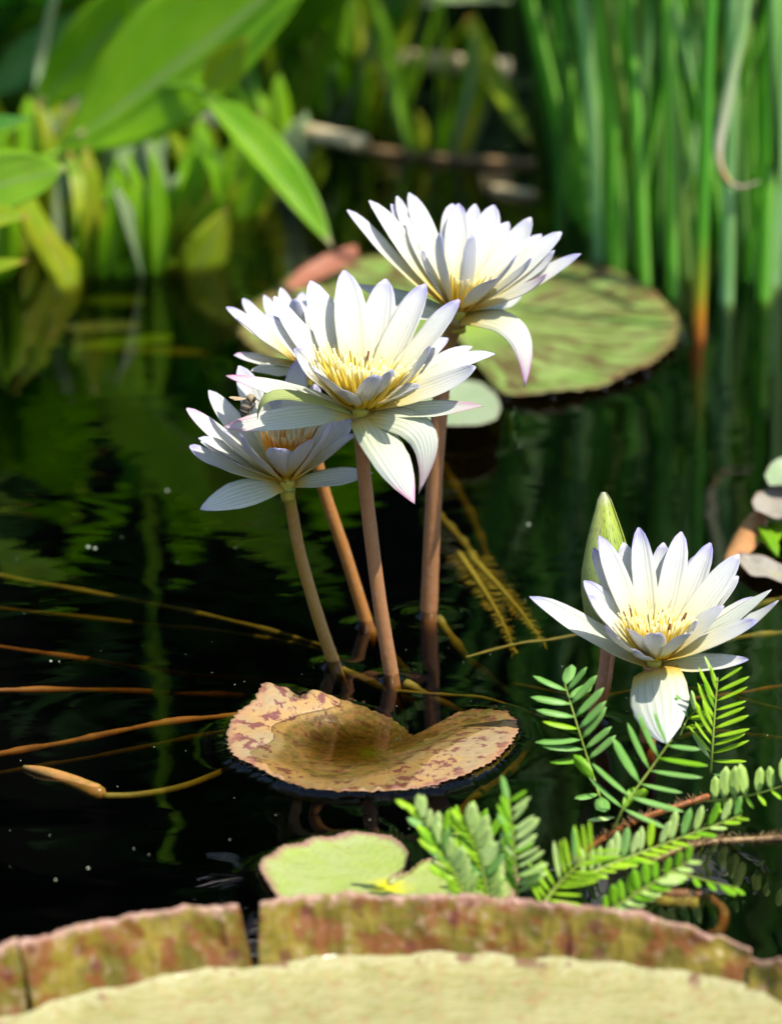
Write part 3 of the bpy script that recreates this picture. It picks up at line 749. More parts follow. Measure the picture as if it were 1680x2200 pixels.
def lily(key, label, base, L, axis, petals, stem_mid, stem_mat, stem_r, st, seed, cupr=14, dshift=0.0):
    global R
    R = random.Random(seed)
    wp = stem_xy[key]; d0 = adepth(wp)
    h = (STEMS[key][1] - base[1]) * d0 / FPX / .95
    D = d0 - .309 * h + dshift
    mpp = D / FPX
    C = at(base[0], base[1], D)
    axis = Vector(axis).normalized()
    e = empty('water_lily', (wp.x, wp.y, 0), label=label, cat='water lily', group='white water lilies standing in the pond')
    # stem
    m = MB()
    pts = [C - axis * .004]
    for k, (x, y) in enumerate(stem_mid):
        t = (k + 1) / (len(stem_mid) + 1); pts.append(at(x, y, D + (d0 - D) * t))
    pts.append(wp)
    m0 = pts[-1] - pts[-2]; m0.normalize()
    pts += [wp + m0 * .05, wp + m0 * .09 + Vector((.0, .01, -.04)), wp + Vector((.05, .03, -.3))]
    n = 44
    tube(m, pts, lambda t: stem_r * mpp * (.90 + .18 * t) * (1 + .5 * max(0, 1 - t * 14)), n, 14, jitter=.025)
    m.build('stem', stem_mat, e)
    # receptacle under the petals
    m = MB(); tube(m, [C - axis * .013, C - axis * .006, C + axis * .001], lambda t: mpp * (stem_r + (cupr + 3 - stem_r) * math.sin(t * 1.7)), 6, 14)
    m.build('receptacle', M['recep'], e)
    Pc = C + axis * (L * mpp * .55)
    for p in petals:
        x, y, wpx, sg = p[:4]; k = p[4] if len(p) > 4 else {}
        LL = L * k.get('l', 1.0)
        dx, dy = x - base[0], y - base[1]
        rap = math.hypot(dx, dy)
        dz = sg * math.sqrt(max(LL * LL - rap * rap, (.12 * LL) ** 2))
        Tp = at(x, y, D + dz * mpp)
        dirv = Tp - C
        hor = dirv - axis * dirv.dot(axis)
        hor = hor.normalized() if hor.length > 1e-6 else RGT
        sep = k.get('sep', 0)
        B = C + hor * (cupr * mpp * (.95 if not sep else 1.0)) - axis * (.003 if sep else (.000 if rap > .5 * L else -.003))
        M0 = (B + Tp) / 2
        nin = Pc - M0
        if k.get('r'): nin = axis + hor * k['r']
        tocam = (CAM - M0).normalized()
        dd = (Tp - B).normalized()
        nin = nin - dd * nin.dot(dd); nin.normalize()
        tc_ = tocam - dd * tocam.dot(dd); tc_.normalize()
        kc = k.get('c', .18)
        nin = (nin * (1 - kc) + tc_ * kc)
        tw = math.radians(k.get('tw', R.uniform(-10, 10)))
        nin = Matrix.Rotation(tw, 3, dd) @ nin
        lav = k.get('lav', R.uniform(.25, .7)); pk = k.get('pk', 0.0)
        ctrl = None
        if 'via' in k:
            vx, vy, vd = k['via']; ctrl = (at(vx, vy, D + vd * mpp)) * 2 - (B + Tp) * .5
        one_blade('sepal' if sep else 'petal', M['petal'], e, B, Tp, wpx * mpp * 1.04, nin, k.get('b', R.uniform(.06, .12)), k.get('cup', R.uniform(.14, .24)),
                  18, 8, .0008, (DROOP if k.get('r', 0) > 1 else SEPAL) if sep else PETAL, k.get('tip', R.uniform(-.05, .05)), k.get('wave', R.uniform(.012, .04)), (lav, pk, k.get('g', 1.0 if sep else 0.0), k.get('q', 0.0) or R.random() * .01), ctrl, ragged=.014, asym=R.uniform(-.10, .10))
    # dark stigma disc
    m = MB(); tube(m, [C + axis * .001, C + axis * .008], lambda t: mpp * cupr * .9, 3, 14); m.build('stigma_disc', M['stamen_y'], e)
    sx, sy, spr, ln, cnt, mt = st
    stamens(e, C + axis * .004 , (at(sx, sy, D) - C).normalized() * .55 + axis * .45, spr * mpp, ln * mpp, cnt, M[mt], seed)
    return e, D, mpp

S = dict
F3 = [(672, 600, 74, 1), (665, 643, 60, 1, S(l=1.05)), (743, 579, 74, 1), (731, 613, 60, 1, S(l=1.05)), (829, 599, 72, 1), (913, 609, 66, 1, S(lav=.9)), (984, 642, 60, 1, S(lav=.9)),
      (585, 640, 58, .8), (570, 674, 56, .3), (604, 690, 60, .9, S(l=.85)), (624, 753, 66, -.6, S(l=.85)), (677, 793, 72, -1, S(lav=.9, l=.85)), (807, 812, 56, -1, S(lav=.9, l=.62)), (843, 800, 44, -1, S(l=.62, lav=.8)), (735, 838, 46, -1, S(l=.6, lav=.3)),
      (934, 749, 52, -.8, S(lav=.8, l=.85)), (1009, 737, 48, .5, S(tip=-.06)), (1054, 747, 52, .4, S(tip=-.07)), (1026, 792, 56, -.4, S(tip=.03, c=.3)), (960, 720, 50, .7, S(l=.95)), (900, 830, 40, -.8, S(l=.7)),
      (486, 806, 44, .2, S(sep=1, pk=.9, lav=.3, c=.55, b=.0, cup=.10, g=.3)),
      (481, 920, 54, -.35, S(sep=1, pk=.9, lav=.5, c=.6, b=-.015, cup=.08, r=.3, g=.55, tip=.02)),
      (556, 900, 26, -.42, S(sep=1, pk=.6, c=.0, r=.4, tw=155, l=.9, via=(602, 846, -90), g=1.0, cup=.1)),
      (890, 1084, 86, -.75, S(sep=1, pk=1.0, lav=.5, r=1.6, c=.55, b=-.10, cup=-.10, g=.8, l=.95)),
      (899, 1062, 72, -.1, S(sep=1, pk=.8, lav=.6, r=1.6, c=.45, via=(905, 930, -40), cup=-.08, g=.6)),
      (1036, 868, 46, -.3, S(sep=1, pk=1.0, lav=.3, c=.3, tw=0, b=.07, cup=.2, g=1.0))]
F1 = [(402, 877, 52, -.2, S(pk=.3)), (448, 839, 52, .5), (515, 785, 60, .9), (441, 900, 44, -.4, S(q=.6)), (431, 938, 46, -.5), (430, 951, 44, -.55), (402, 966, 56, -.4, S(tip=.05, lav=.8)),
      (510, 938, 58, -1, S(lav=1, l=.85)), (595, 964, 62, -1, S(lav=1, l=.62, cup=.26)), (674, 936, 56, -1, S(lav=1, l=.8)), (720, 907, 48, -.7, S(lav=1)), (763, 903, 50, .2), (764, 930, 48, -.4, S(lav=.8)), (740, 875, 50, .6),
      (591, 838, 58, 1, S(l=.95)), (640, 772, 56, 1, S(lav=.9)), (680, 830, 56, 1, S(l=.95)), (560, 850, 52, 1, S(l=.9)), (480, 925, 46, -.8, S(l=.85)), (700, 860, 50, .9), (660, 850, 44, .9, S(l=.8)),
      (431, 1096, 68, -.45, S(sep=1, lav=.55, r=.9, c=.5, b=-.10, cup=.06, g=.45, l=.9)),
      (802, 1017, 58, -.2, S(sep=1, lav=.8, c=.42, b=.04, cup=.12, g=.5, l=.8)),
      (560, 985, 40, .9, S(sep=1, g=.6, l=.9))]
F2 = [(489, 658, 44, .2, S(lav=.8)), (519, 645, 44, .6), (512, 680, 46, -.3, S(lav=.9)), (502, 765, 44, -.2, S(lav=.6, pk=.4, c=.3)), (604, 615, 34, .9), (632, 643, 46, -.7, S(lav=1)), (567, 636, 34, .9), (581, 650, 36, .5), (679, 660, 44, .9),
      (720, 640, 44, 1), (745, 670, 44, 1), (790, 690, 44, .5), (800, 730, 44, -.3), (600, 690, 44, -.8), (650, 630, 44, 1),
      (539, 797, 44, -.5, S(sep=1, g=1.0, r=.8, c=.2)), (800, 790, 44, .3, S(sep=1, g=.8))]
F4 = [(754, 447, 48, -.1, S(b=.12)), (800, 427, 48, .3), (840, 438, 44, .4), (847, 424, 46, .6), (881, 412, 54, .8), (905, 488, 42, .9, S(l=.75)), (938, 500, 56, -.9, S(lav=.9, l=.75)), (971, 433, 60, 1), (984, 435, 56, .8, S(lav=.8)), (1014, 503, 44, -.6, S(l=.8)),
      (1060, 437, 62, .9), (1142, 470, 54, .8), (1160, 498, 44, .6), (1203, 496, 52, .4), (1196, 543, 46, .1), (1246, 543, 56, -.3, S(lav=.9, b=.12)), (1112, 551, 48, -.7, S(lav=.9, l=.8)), (1064, 593, 60, -.95, S(lav=1, l=.75)), (1090, 470, 50, .9), (1020, 440, 50, 1),
      (1182, 596, 42, -.4, S(pk=.5, lav=.5)), (900, 540, 44, -.5, S(l=.8)), (870, 470, 48, .2), (1150, 560, 44, -.5),
      (1127, 832, 62, -.45, S(sep=1, pk=.8, lav=.9, r=1.2, c=.45, via=(1104, 706, -60), cup=-.06, g=.25)),
      (765, 612, 50, .3, S(sep=1, g=.9, pk=.3, c=.25, b=.10)), (830, 668, 46, -.3, S(sep=1, pk=.4, g=.5, c=.3, b=.06, l=.8)), (1120, 640, 40, .8, S(sep=1, g=.6))]
F5 = [(1143, 1277, 66, -.2, S(sep=1, lav=.9, c=.3, b=.09, g=.35, cup=.2)), (1256, 1247, 52, .1, S(lav=.9, q=.4)), (1259, 1281, 52, -.3, S(lav=.8)), (1273, 1177, 44, .5, S(lav=1)), (1290, 1150, 54, .7, S(lav=1)), (1338, 1166, 54, .7, S(q=.9)), (1371, 1133, 52, 1, S(lav=1)),
      (1424, 1169, 54, .8), (1463, 1141, 54, 1, S(q=.8, lav=.8)), (1502, 1195, 54, .7, S(q=1)), (1524, 1165, 56, .9, S(lav=1)), (1586, 1190, 58, .7, S(q=.8)), (1583, 1236, 52, .4), (1629, 1281, 54, .3, S(q=.7)), (1677, 1296, 58, .0, S(sep=1, g=.5, lav=.5, pk=.2, b=.10)), (1625, 1334, 50, -.4, S(lav=.9)),
      (1608, 1420, 50, -.3, S(sep=1, lav=.9, c=.45, b=.05, g=.1, l=.8, tip=.03)), (1431, 1603, 122, -.8, S(sep=1, lav=.35, r=1.6, c=.6, b=-.06, cup=-.10, g=.45, l=1.0)),
      (1297, 1353, 58, -.85, S(lav=1)), (1354, 1347, 50, -.95, S(lav=.8, l=.6)), (1408, 1360, 50, -1, S(lav=.7, l=.6)), (1480, 1357, 54, -1, S(lav=1, l=.7)), (1499, 1337, 40, -.8, S(lav=1, l=.65)), (1362, 1404, 42, -1, S(lav=.9, l=.55, tip=.06)),
      (1310, 1215, 54, .5), (1390, 1200, 50, .9), (1545, 1250, 52, .6), (1550, 1300, 50, -.2), (1655, 1265, 40, .6, S(sep=1, g=1.0, lav=.2))]

lily('F4', 'white water lily highest above the water, one long petal drooping over the green pad', (985, 668), 292, (.06, -.14, 1), F4, [(958, 760), (938, 960), (928, 1150)], M['stem_p'], 19, (1005, 590, 60, 80, 70, 'stamen_y'), 41)
lily('F2', 'white water lily half hidden behind the wide open central flower', (662, 785), 235, (.0, -.05, 1), F2, [(668, 880), (690, 1030), (742, 1190)], M['stem'], 14, (675, 730, 50, 70, 50, 'stamen_y'), 22)
lily('F1', 'white water lily with outer petals in painted grey-lavender shade, orange stamens and a bee above', (617, 1030), 272, (-.02, -.10, 1), F1, [(626, 1090), (645, 1190), (682, 1320)], M['stem_g'], 14, (628, 945, 70, 116, 80, 'stamen_o'), 13)
lily('F3', 'wide open white water lily with crowded yellow stamens and pink-tipped sepals', (775, 876), 312, (.06, -.24, .97), F3, [(777, 960), (790, 1090), (815, 1290)], M['stem_p'], 16.5, (797, 786, 128, 110, 210, 'stamen_y'), 33, 17)
lily('F5', 'white water lily standing low above the feathery floating plant', (1405, 1418), 296, (.0, -.25, .97), F5, [(1398, 1480), (1392, 1550)], M['stem_d'], 19, (1417, 1320, 92, 100, 170, 'stamen_y'), 55)

# ------------------------------------------------------------------ bud
R = random.Random(5)
wp = stem_xy['BUD']; d0 = adepth(wp)
bud = empty('water_lily_bud', (wp.x, wp.y, 0), label='closed green water lily bud rising behind the low white flower', cat='flower bud')
Dd = d0 - .005
m = MB()
tube(m, [at(1306, 1370, Dd), at(1303, 1420, Dd), at(1294, 1480, Dd), wp, wp + Vector((-.005, .0, -.04)), wp + Vector((.03, .05, -.3))], lambda t: .0045, 26, 12, jitter=.02)
m.build('stem', M['stem_d'], bud)
b0, b1 = at(1310, 1390, Dd), at(1296, 1057, Dd)
ax = (b1 - b0).normalized(); Lb = (b1 - b0).length
s1 = ax.cross(FWD).normalized(); s2 = ax.cross(s1)
bprof = [(0, .3), (.08, .62), (.2, .9), (.36, 1), (.5, .95), (.68, .72), (.82, .48), (.92, .29), (.97, .2), (1, .06)]
for q0 in (-1.15, .42, 1.99, 3.56):
    m = MB(); V, T, F = [], [], []
    rn = 1.0 if abs(q0 + 1.15) < .01 else R.uniform(0, .3)
    for i in range(21):
        u = i / 20
        for j in range(11):
            s = j / 10 * 2 - 1
            q = q0 + s * .80 + .05 * math.sin(u * 3) + math.pi / 2
            r_ = interp(u, bprof) * .0148 * (1.0 + .045 * (1 - s * s) - (.035 if s > .92 else 0)) + .0006 * (q0 > 1)
            V.append(b0 + ax * (u * Lb) + (s1 * math.cos(q) + s2 * math.sin(q)) * r_); T.append((u, s * .5 + .5, 0, rn))
    for i in range(20):
        for j in range(10): F.append((i * 11 + j, i * 11 + j + 1, (i + 1) * 11 + j + 1, (i + 1) * 11 + j))
    m.add(V, F, T); m.build('sepal', M['bud'], bud)

# ------------------------------------------------------------------ bee
def mat_bee():
    N = NT('bee_body'); t, s_, a, rnd = N.attr('tc')
    c = N.ramp(t, [(0, (.02, .015, .01)), (.10, (.03, .02, .015)), (.14, (.34, .26, .14)), (.20, (.36, .28, .15)), (.36, (.32, .24, .12)), (.40, (.10, .07, .04)), (.44, (.014, .012, .012)),
                   (.55, (.014, .012, .012)), (.57, (.30, .24, .16)), (.60, (.30, .22, .12)), (.62, (.014, .012, .012)), (.70, (.014, .012, .012)), (.72, (.34, .27, .18)), (.745, (.34, .27, .18)), (.76, (.012, .01, .01)), (.84, (.012, .01, .01)), (.855, (.32, .26, .18)), (.875, (.05, .03, .02)), (1, (.01, .008, .008))])
    n = N.noise(N.geo(), 2600, 3)
    c = N.mix(N.math('MULTIPLY', N.step(n, .5, .7), .35), c, (.42, .33, .2))
    return N.leafy(c, 0, None, .4, .4, N.bump(n, .8, .0006))
M['bee'] = mat_bee()
M['bee_dark'] = mat_plain('bee_limb', (.02, .014, .01), (.05, .03, .015), 800, .4)
def mat_wing():
    N = NT('bee_wing'); p = N.n('BsdfPrincipled'); p.inputs['Base Color'].default_value = (.62, .46, .26, 1); p.inputs['Roughness'].default_value = .3
    t = N.n('BsdfTransparent'); m = N.n('MixShader'); m.inputs[0].default_value = .5
    N.t.links.new(t.outputs[0], m.inputs[1]); N.t.links.new(p.outputs[0], m.inputs[2]); N.t.links.new(m.outputs[0], N.out.inputs[0]); return N.m
M['wing'] = mat_wing()
bd = adepth(stem_xy['F1']) - .031 - .060
bee = empty('bee', at(531, 872, bd), label='honey bee with banded dark abdomen hovering over the lavender-petalled flower', cat='bee')
m = MB()
spn = [(549, 859, -.0008), (545, 858, -.0004), (537, 857, 0), (531.5, 865, .0002), (527, 879, .0004), (523, 889, .0006), (519.5, 897, .0008)]
brad = [(0, .2), (.05, .55), (.11, .72), (.15, .55), (.20, .95), (.28, 1.08), (.35, .95), (.41, .62), (.46, .98), (.56, 1.16), (.68, 1.14), (.8, .92), (.9, .55), (.97, .22), (1, .03)]
tube(m, [at(x, y, bd + z) for x, y, z in spn], lambda t: interp(t, brad) * .00265, 46, 18)
m.build('body', M['bee'], bee)
one_blade('wing', M['wing'], bee, at(531, 857, bd - .001), at(492, 853, bd + .002), .0026, Vector((0, -.5, .85)), .06, .02, 10, 4, .00012, prof=OVAL)
one_blade('wing', M['wing'], bee, at(532, 856, bd + .001), at(502, 859, bd + .004), .0020, Vector((0, -.4, .9)), .04, .02, 10, 4, .00012, prof=OVAL)
for pts in ([(543, 864), (547, 869), (543, 878), (540, 887)], [(541, 866), (544, 872), (541, 880)], [(534, 883), (535, 888), (538, 891)], [(532, 884), (532, 889), (531, 892)], [(545, 862), (549, 868), (548, 875)], [(538, 868), (541, 876), (538, 884)]):
    m = MB(); k = R.uniform(-.0015, -.0005); tube(m, [at(x, y, bd + k) for x, y in pts], lambda t: .00036 * (1.1 - .6 * t), 8, 6); m.build('leg', M['bee_dark'], bee)
for dy in (0, 2.5):
    m = MB(); tube(m, [at(548, 856, bd - .001), at(553, 857.5 + dy * .4, bd - .0015), at(558, 861 + dy, bd - .002)], .00016, 6, 5); m.build('antenna', M['bee_dark'], bee)

# ------------------------------------------------------------------ floating mimosa
def leaflet_mesh(name, mat, wr):
    m = MB(); blade(m, Vector((0, 0, 0)), Vector((1, 0, 0)), wr, Vector((0, 0, 1)), .05, .05, 5, 2, .010, prof=[(0, .15), (.12, .7), (.4, 1), (.75, .95), (.92, .65), (1, .12)])
    o = m.build(name, mat); me = o.data; bpy.data.objects.remove(o); return me
LM = {}
def leaflet(parent, B, T, nrm, wratio, ci):
    wr = min((.14, .2, .28, .38), key=lambda q: abs(q - wratio))
    if (ci, wr) not in LM: LM[(ci, wr)] = leaflet_mesh('leaflet', M['mim'][ci], wr)
    d = T - B; L = d.length; xx = d / L
    zz = nrm - xx * nrm.dot(xx); zz.normalize(); yy = zz.cross(xx)
    mt = Matrix(((xx.x, yy.x, zz.x, B.x), (xx.y, yy.y, zz.y, B.y), (xx.z, yy.z, zz.z, B.z), (0, 0, 0, 1))) @ Matrix.Scale(L, 4)
    o = link('leaflet', LM[(ci, wr)], parent)
    loc, rot, scl = mt.decompose()
    o.location, o.rotation_euler, o.scale = loc, rot.to_euler(), scl
    return o
def frond(plant, pts, zs, pairs, Lp, wp_, aL, aR, ciL, ciR, rad=2.6, nL=None, nR=None, start=.12, dL=-.1, dR=-.25, shapeL=1.0, shapeR=1.0):
    W = []
    for k, (x, y) in enumerate(pts):
        t = k / (len(pts) - 1); W.append(onz(x, y, zs[0] + (zs[1] - zs[0]) * t))
    n = 24; C = spline(W, n)
    mpp = adepth(C[n // 2]) / FPX
    m = MB(); tube(m, W, lambda t: rad * mpp * (1.15 - .7 * t), n, 7)
    fr = m.build('frond', M['rachis'], plant)
    for k in range(pairs):
        t = start + (1 - start) * (k + .5) / pairs
        i = min(n - 1, int(t * n)); c = C[i].lerp(C[i + 1], t * n - i)
        tg = (C[i + 1] - C[i]).normalized()
        tx, ty = tg.dot(RGT), tg.dot(UPV); q = math.atan2(ty, tx)
        env = .72 + .42 * math.sin(math.pi * min(1, .12 + t * .8))
        for sgn, ang, ci, nn, dd, sh in ((1, aL, ciL, nL, dL, shapeL), (-1, aR, ciR, nR, dR, shapeR)):
            if ang is None: continue
            a = q + sgn * math.radians(ang * (1.08 - .35 * t) + R.gauss(0, 6))
            ln = Lp * env * R.uniform(.80, 1.12) * mpp * sh
            d3 = (RGT * math.cos(a) + UPV * math.sin(a) + FWD * (dd + R.uniform(-.08, .08)))
            nrm = nn or (-FWD * .95 + UPV * .9 + RGT * (.3 - .1 * sgn))
            cc = ci if R.random() > .15 else R.choice((0, 1, 2, 3))
            Tq = c + d3 * ln
            if Tq.z < .0015: Tq.z = .0015
            leaflet(fr, c, Tq, Vector(nrm) + Vector((R.uniform(-.2, .2), R.uniform(-.2, .2), R.uniform(-.2, .2))), wp_ / Lp * R.uniform(.9, 1.1), cc)
    return fr
def hairy(plant, pts, zs, r, mat, name='runner', hairs=0):
    W = [onz(x, y, zs[0] + (zs[1] - zs[0]) * k / (len(pts) - 1)) for k, (x, y) in enumerate(pts)]
    m = MB(); tube(m, W, r, 24, 9, jitter=.10)
    o = m.build(name, mat, plant)
    if hairs:
        C = spline(W, 60); h_ = MB()
        for _ in range(hairs):
            c = R.choice(C); v = Vector((R.uniform(-1, 1), R.uniform(-1, 1), R.uniform(-.1, 1))).normalized()
            tube(h_, [c + v * r * .9, c + v * (r + R.uniform(.002, .005))], lambda t: .00022 * (1.2 - t), 2, 3)
        x = h_.build('root_hairs', M['mstem_b'], o); x['kind'] = 'stuff'
    return o
R = random.Random(77)
pl = empty('floating_mimosa', onz(1285, 1700, 0), label='upright blue-green frond standing between the bud stem and the low flower', cat='water plant', group='floating mimosa sprigs')
frond(pl, [(1288, 1712), (1262, 1631), (1240, 1560), (1213, 1470)], (.004, .06), 7, 84, 18, 78, 74, 1, 1, start=.28, shapeR=.95)
for x, y, x2, y2 in ((1215, 1470, 1228, 1428), (1222, 1498, 1272, 1472)):
    leaflet(pl, onz(x, y, .055), onz(x2, y2, .06), Vector((-.3, -.8, .5)), .38, 1)
leaflet(pl, onz(1275, 1672, .02), onz(1232, 1622, .03), Vector((-.6, -.5, .6)), .38, 3)
for x, y, x2, y2 in ((1284, 1706, 1234, 1716), (1290, 1712, 1296, 1745)): leaflet(pl, onz(x, y, .003), onz(x2, y2, .003), Vector((0, -.2, 1)), .38, 1)
pl = empty('floating_mimosa', onz(1322, 1775, 0), label='spreading blue-green frond reaching up under the large drooping petal', cat='water plant', group='floating mimosa sprigs')
frond(pl, [(1318, 1780), (1345, 1725), (1395, 1655), (1442, 1588)], (.004, .05), 6, 96, 15, 78, 76, 1, 1, start=.2)
leaflet(pl, onz(1338, 1738, .012), onz(1362, 1692, .02), Vector((.3, -.8, .3)), .38, 3); leaflet(pl, onz(1350, 1716, .012), onz(1392, 1700, .02), Vector((.0, -.8, .6)), .38, 0)
leaflet(pl, onz(1320, 1756, .003), onz(1262, 1762, .003), Vector((0, -.5, 1)), .2, 2)
pl = empty('floating_mimosa', onz(1528, 1650, 0), label='yellow-green comb-like frond standing right of the large drooping petal', cat='water plant', group='floating mimosa sprigs')
frond(pl, [(1526, 1660), (1530, 1600), (1535, 1530), (1541, 1455)], (.002, .055), 10, 72, 11, 34, 76, 0, 0, start=.1)
frond(pl, [(1460, 1580), (1476, 1545), (1500, 1522)], (.02, .035), 3, 56, 16, 70, 50, 1, 3, start=.05)
for x2, y2 in ((1602, 1660), (1590, 1672)): leaflet(pl, onz(1530, 1662, .002), onz(x2, y2, .002), Vector((0, -.3, 1)), .14, 1)
pl = empty('floating_mimosa', onz(1010, 1960, 0), label='cluster of bright folded fronds growing over the small yellow-green pad', cat='water plant', group='floating mimosa sprigs')
frond(pl, [(1014, 1962), (985, 1895), (950, 1825), (890, 1735)], (.004, .05), 14, 56, 30, 26, 50, 0, 2, start=.05)
frond(pl, [(1052, 1955), (1040, 1890), (1026, 1825), (1000, 1765)], (.004, .05), 13, 60, 30, 28, 46, 0, 2, start=.02)
frond(pl, [(1112, 1950), (1108, 1880), (1102, 1800), (1092, 1712)], (.004, .06), 11, 62, 14, 20, 66, 3, 2, start=.12)
frond(pl, [(945, 1790), (1000, 1793), (1050, 1808), (1108, 1842)], (.02, .02), 7, 64, 17, 88, 80, 3, 3, start=.0, shapeR=.6)
pl = empty('floating_mimosa', onz(1167, 1960, 0), label='lime green comb frond leaning right just behind the giant pad rim', cat='water plant', group='floating mimosa sprigs')
frond(pl, [(1160, 1952), (1195, 1905), (1235, 1864), (1276, 1822)], (.006, .035), 11, 74, 11, 62, 52, 0, 0, start=.0, rad=4)
pl = empty('floating_mimosa', onz(1276, 1890, 0), label='long pale fronds arching right above the water along the hairy runner', cat='water plant', group='floating mimosa sprigs')
frond(pl, [(1240, 1888), (1330, 1850), (1440, 1808), (1592, 1752)], (.008, .022), 16, 60, 18, 68, 28, 2, 0, start=.02, shapeR=.75)
frond(pl, [(1290, 1966), (1350, 1930), (1410, 1892), (1486, 1846)], (.006, .03), 10, 44, 20, 68, 38, 3, 2, start=.02)
hairy(pl, [(1230, 1850), (1310, 1792), (1400, 1752), (1520, 1712)], (-.0030, -.0008), .0019, M['mstem'], hairs=200)
hairy(pl, [(1400, 1850), (1480, 1818), (1560, 1806), (1700, 1800)], (-.0006, .0004), .0015, M['mstem_b'], hairs=320)
pl = empty('floating_mimosa', onz(1530, 1715, 0), label='broad-leafleted frond at the end of the orange hairy runner', cat='water plant', group='floating mimosa sprigs')
frond(pl, [(1520, 1722), (1570, 1716), (1630, 1704), (1700, 1682)], (.006, .03), 7, 62, 25, 82, 78, 2, 0, start=.02, shapeR=.55)
pl = empty('floating_mimosa', onz(1450, 1900, 0), label='orange runner with a dark frond imitating the reflection of the pale arching fronds', cat='water plant', group='floating mimosa sprigs')
frond(pl, [(1420, 1870), (1470, 1880), (1530, 1896), (1586, 1908)], (.003, .003), 6, 52, 20, None, 78, 3, 3, start=.05, dR=-.5)  # dark leaflets modelled in place of the arching fronds' mirror image
hairy(pl, [(1420, 1920), (1500, 1925), (1552, 1955), (1545, 2000), (1520, 2010)], (-.004, -.01), .0030, M['mstem'])
hairy(pl, [(1370, 1922), (1420, 1938), (1500, 1942)], (-.003, -.003), .0032, M['sub_y'], hairs=160)

# ------------------------------------------------------------------ underwater stems
R = random.Random(9)
SUBL = 'thin submerged stem trailing through the dark water'
def sub(pts, z, r, mat, label=SUBL, name='submerged_stem', group='submerged stems trailing under the surface'):
    z = tuple(q * .58 for q in z) if isinstance(z, tuple) else z * .58
    W = [onz(x, y, z if not isinstance(z, tuple) else z[0] + (z[1] - z[0]) * k / (len(pts) - 1)) for k, (x, y) in enumerate(pts)]
    m = MB()
    for v_ in W[1:-1]: v_ += Vector((R.uniform(-.004, .004), R.uniform(-.006, .006), 0))
    tube(m, W, lambda t: r * (1 + .22 * math.sin(t * 23 + W[0].x * 90)), 40, 8, jitter=.10)
    return tag(m.build(name, mat), label, 'stem', group)
sub([(-40, 1230), (250, 1282), (500, 1338), (720, 1395)], -.012, .0017, M['sub_a'])
sub([(-40, 1303), (300, 1340), (500, 1358), (720, 1400)], -.016, .0015, M['sub_a'])
sub([(-40, 1384), (250, 1426), (450, 1450), (690, 1464)], (-.010, -.03), .0018, M['sub_b'])
sub([(-40, 1484), (200, 1486), (450, 1492), (600, 1496)], (-.006, -.035), .0020, M['sub_b'])
sub([(-40, 1628), (150, 1592), (350, 1556), (560, 1532)], -.012, .0021, M['sub_b'])
sub([(-40, 1668), (200, 1622), (400, 1585), (560, 1556)], -.024, .0016, M['sub_a'])
sub([(870, 1468), (960, 1510), (1060, 1556), (1150, 1600)], (-.008, -.05), .0028, M['sub_a'])
sub([(735, 1438), (830, 1485), (960, 1540), (1080, 1610)], (-.01, -.06), .0028, M['sub_a'])
sub([(942, 1330), (1000, 1405), (1060, 1470), (1130, 1530)], (-.008, -.05), .0030, M['sub_a'])
sub([(806, 1352), (850, 1425), (900, 1480), (960, 1530)], (-.01, -.05), .0024, M['sub_a'])
sub([(840, 1484), (950, 1496), (1060, 1505), (1180, 1545)], -.012, .0011, M['sub_a'])
sub([(1000, 1412), (1100, 1390), (1200, 1366), (1300, 1350)], -.006, .0009, M['sub_a'])
sub([(1140, 1600), (1080, 1660), (1020, 1720), (980, 1760)], -.02, .0024, M['sub_a'])
sub([(1430, 1400), (1560, 1374), (1700, 1358)], -.01, .0022, M['sub_a'])
sub([(1450, 1505), (1580, 1490), (1700, 1470)], -.015, .0014, M['sub_b'])
sub([(1100, 1470), (1260, 1500), (1450, 1480), (1700, 1530)], -.02, .0013, M['sub_a'])
sub([(1400, 1600), (1520, 1580), (1700, 1590)], -.02, .0016, M['sub_a'])
sub([(1540, 1330), (1620, 1300), (1700, 1280)], -.01, .0018, M['sub_a'])
sub([(945, 1110), (990, 1170), (1030, 1220)], -.012, .0030, M['sub_a'])
sub([(950, 1000), (1000, 1110), (1050, 1210)], -.02, .0034, M['sub_a'])
# feathery yellow sprig just under the surface
for lab, pts in (('left fork of feathery yellow weed under water beside the mauve stem', [(985, 1190), (1040, 1270), (1080, 1340), (1108, 1405)]), ('right fork of feathery yellow weed under water beside the mauve stem', [(1010, 1195), (1080, 1270), (1130, 1330), (1172, 1388)])):
    W = [onz(x, y, -.005) for x, y in pts]
    e = empty('water_weed', W[0], label=lab.replace('left fork', 'shorter fork').replace('right fork', 'longer fork'), cat='water weed')
    m = MB(); tube(m, W, lambda t: .0022 * (1.15 - t), 20, 8); m.build('weed_stem', M['sub_y'], e)
    m = MB(); C = spline(W, 60)
    for k in range(58):
        tg = (C[k + 1] - C[k]).normalized()
        for s in (-1, 1):
            sd_ = tg.cross(Vector((0, 0, 1))) * s
            blade(m, C[k], C[k] + sd_ * (R.uniform(.007, .012) * (1.1 - k / 64)) + tg * R.uniform(.002, .007) + Vector((0, 0, R.uniform(-.004, .003))), .0016, Vector((0, 0, 1)), .05, .0, 3, 2, .0005, prof=GRASS)
    x = m.build('weed_leaves', M['sub_y'], e); x['kind'] = 'stuff'
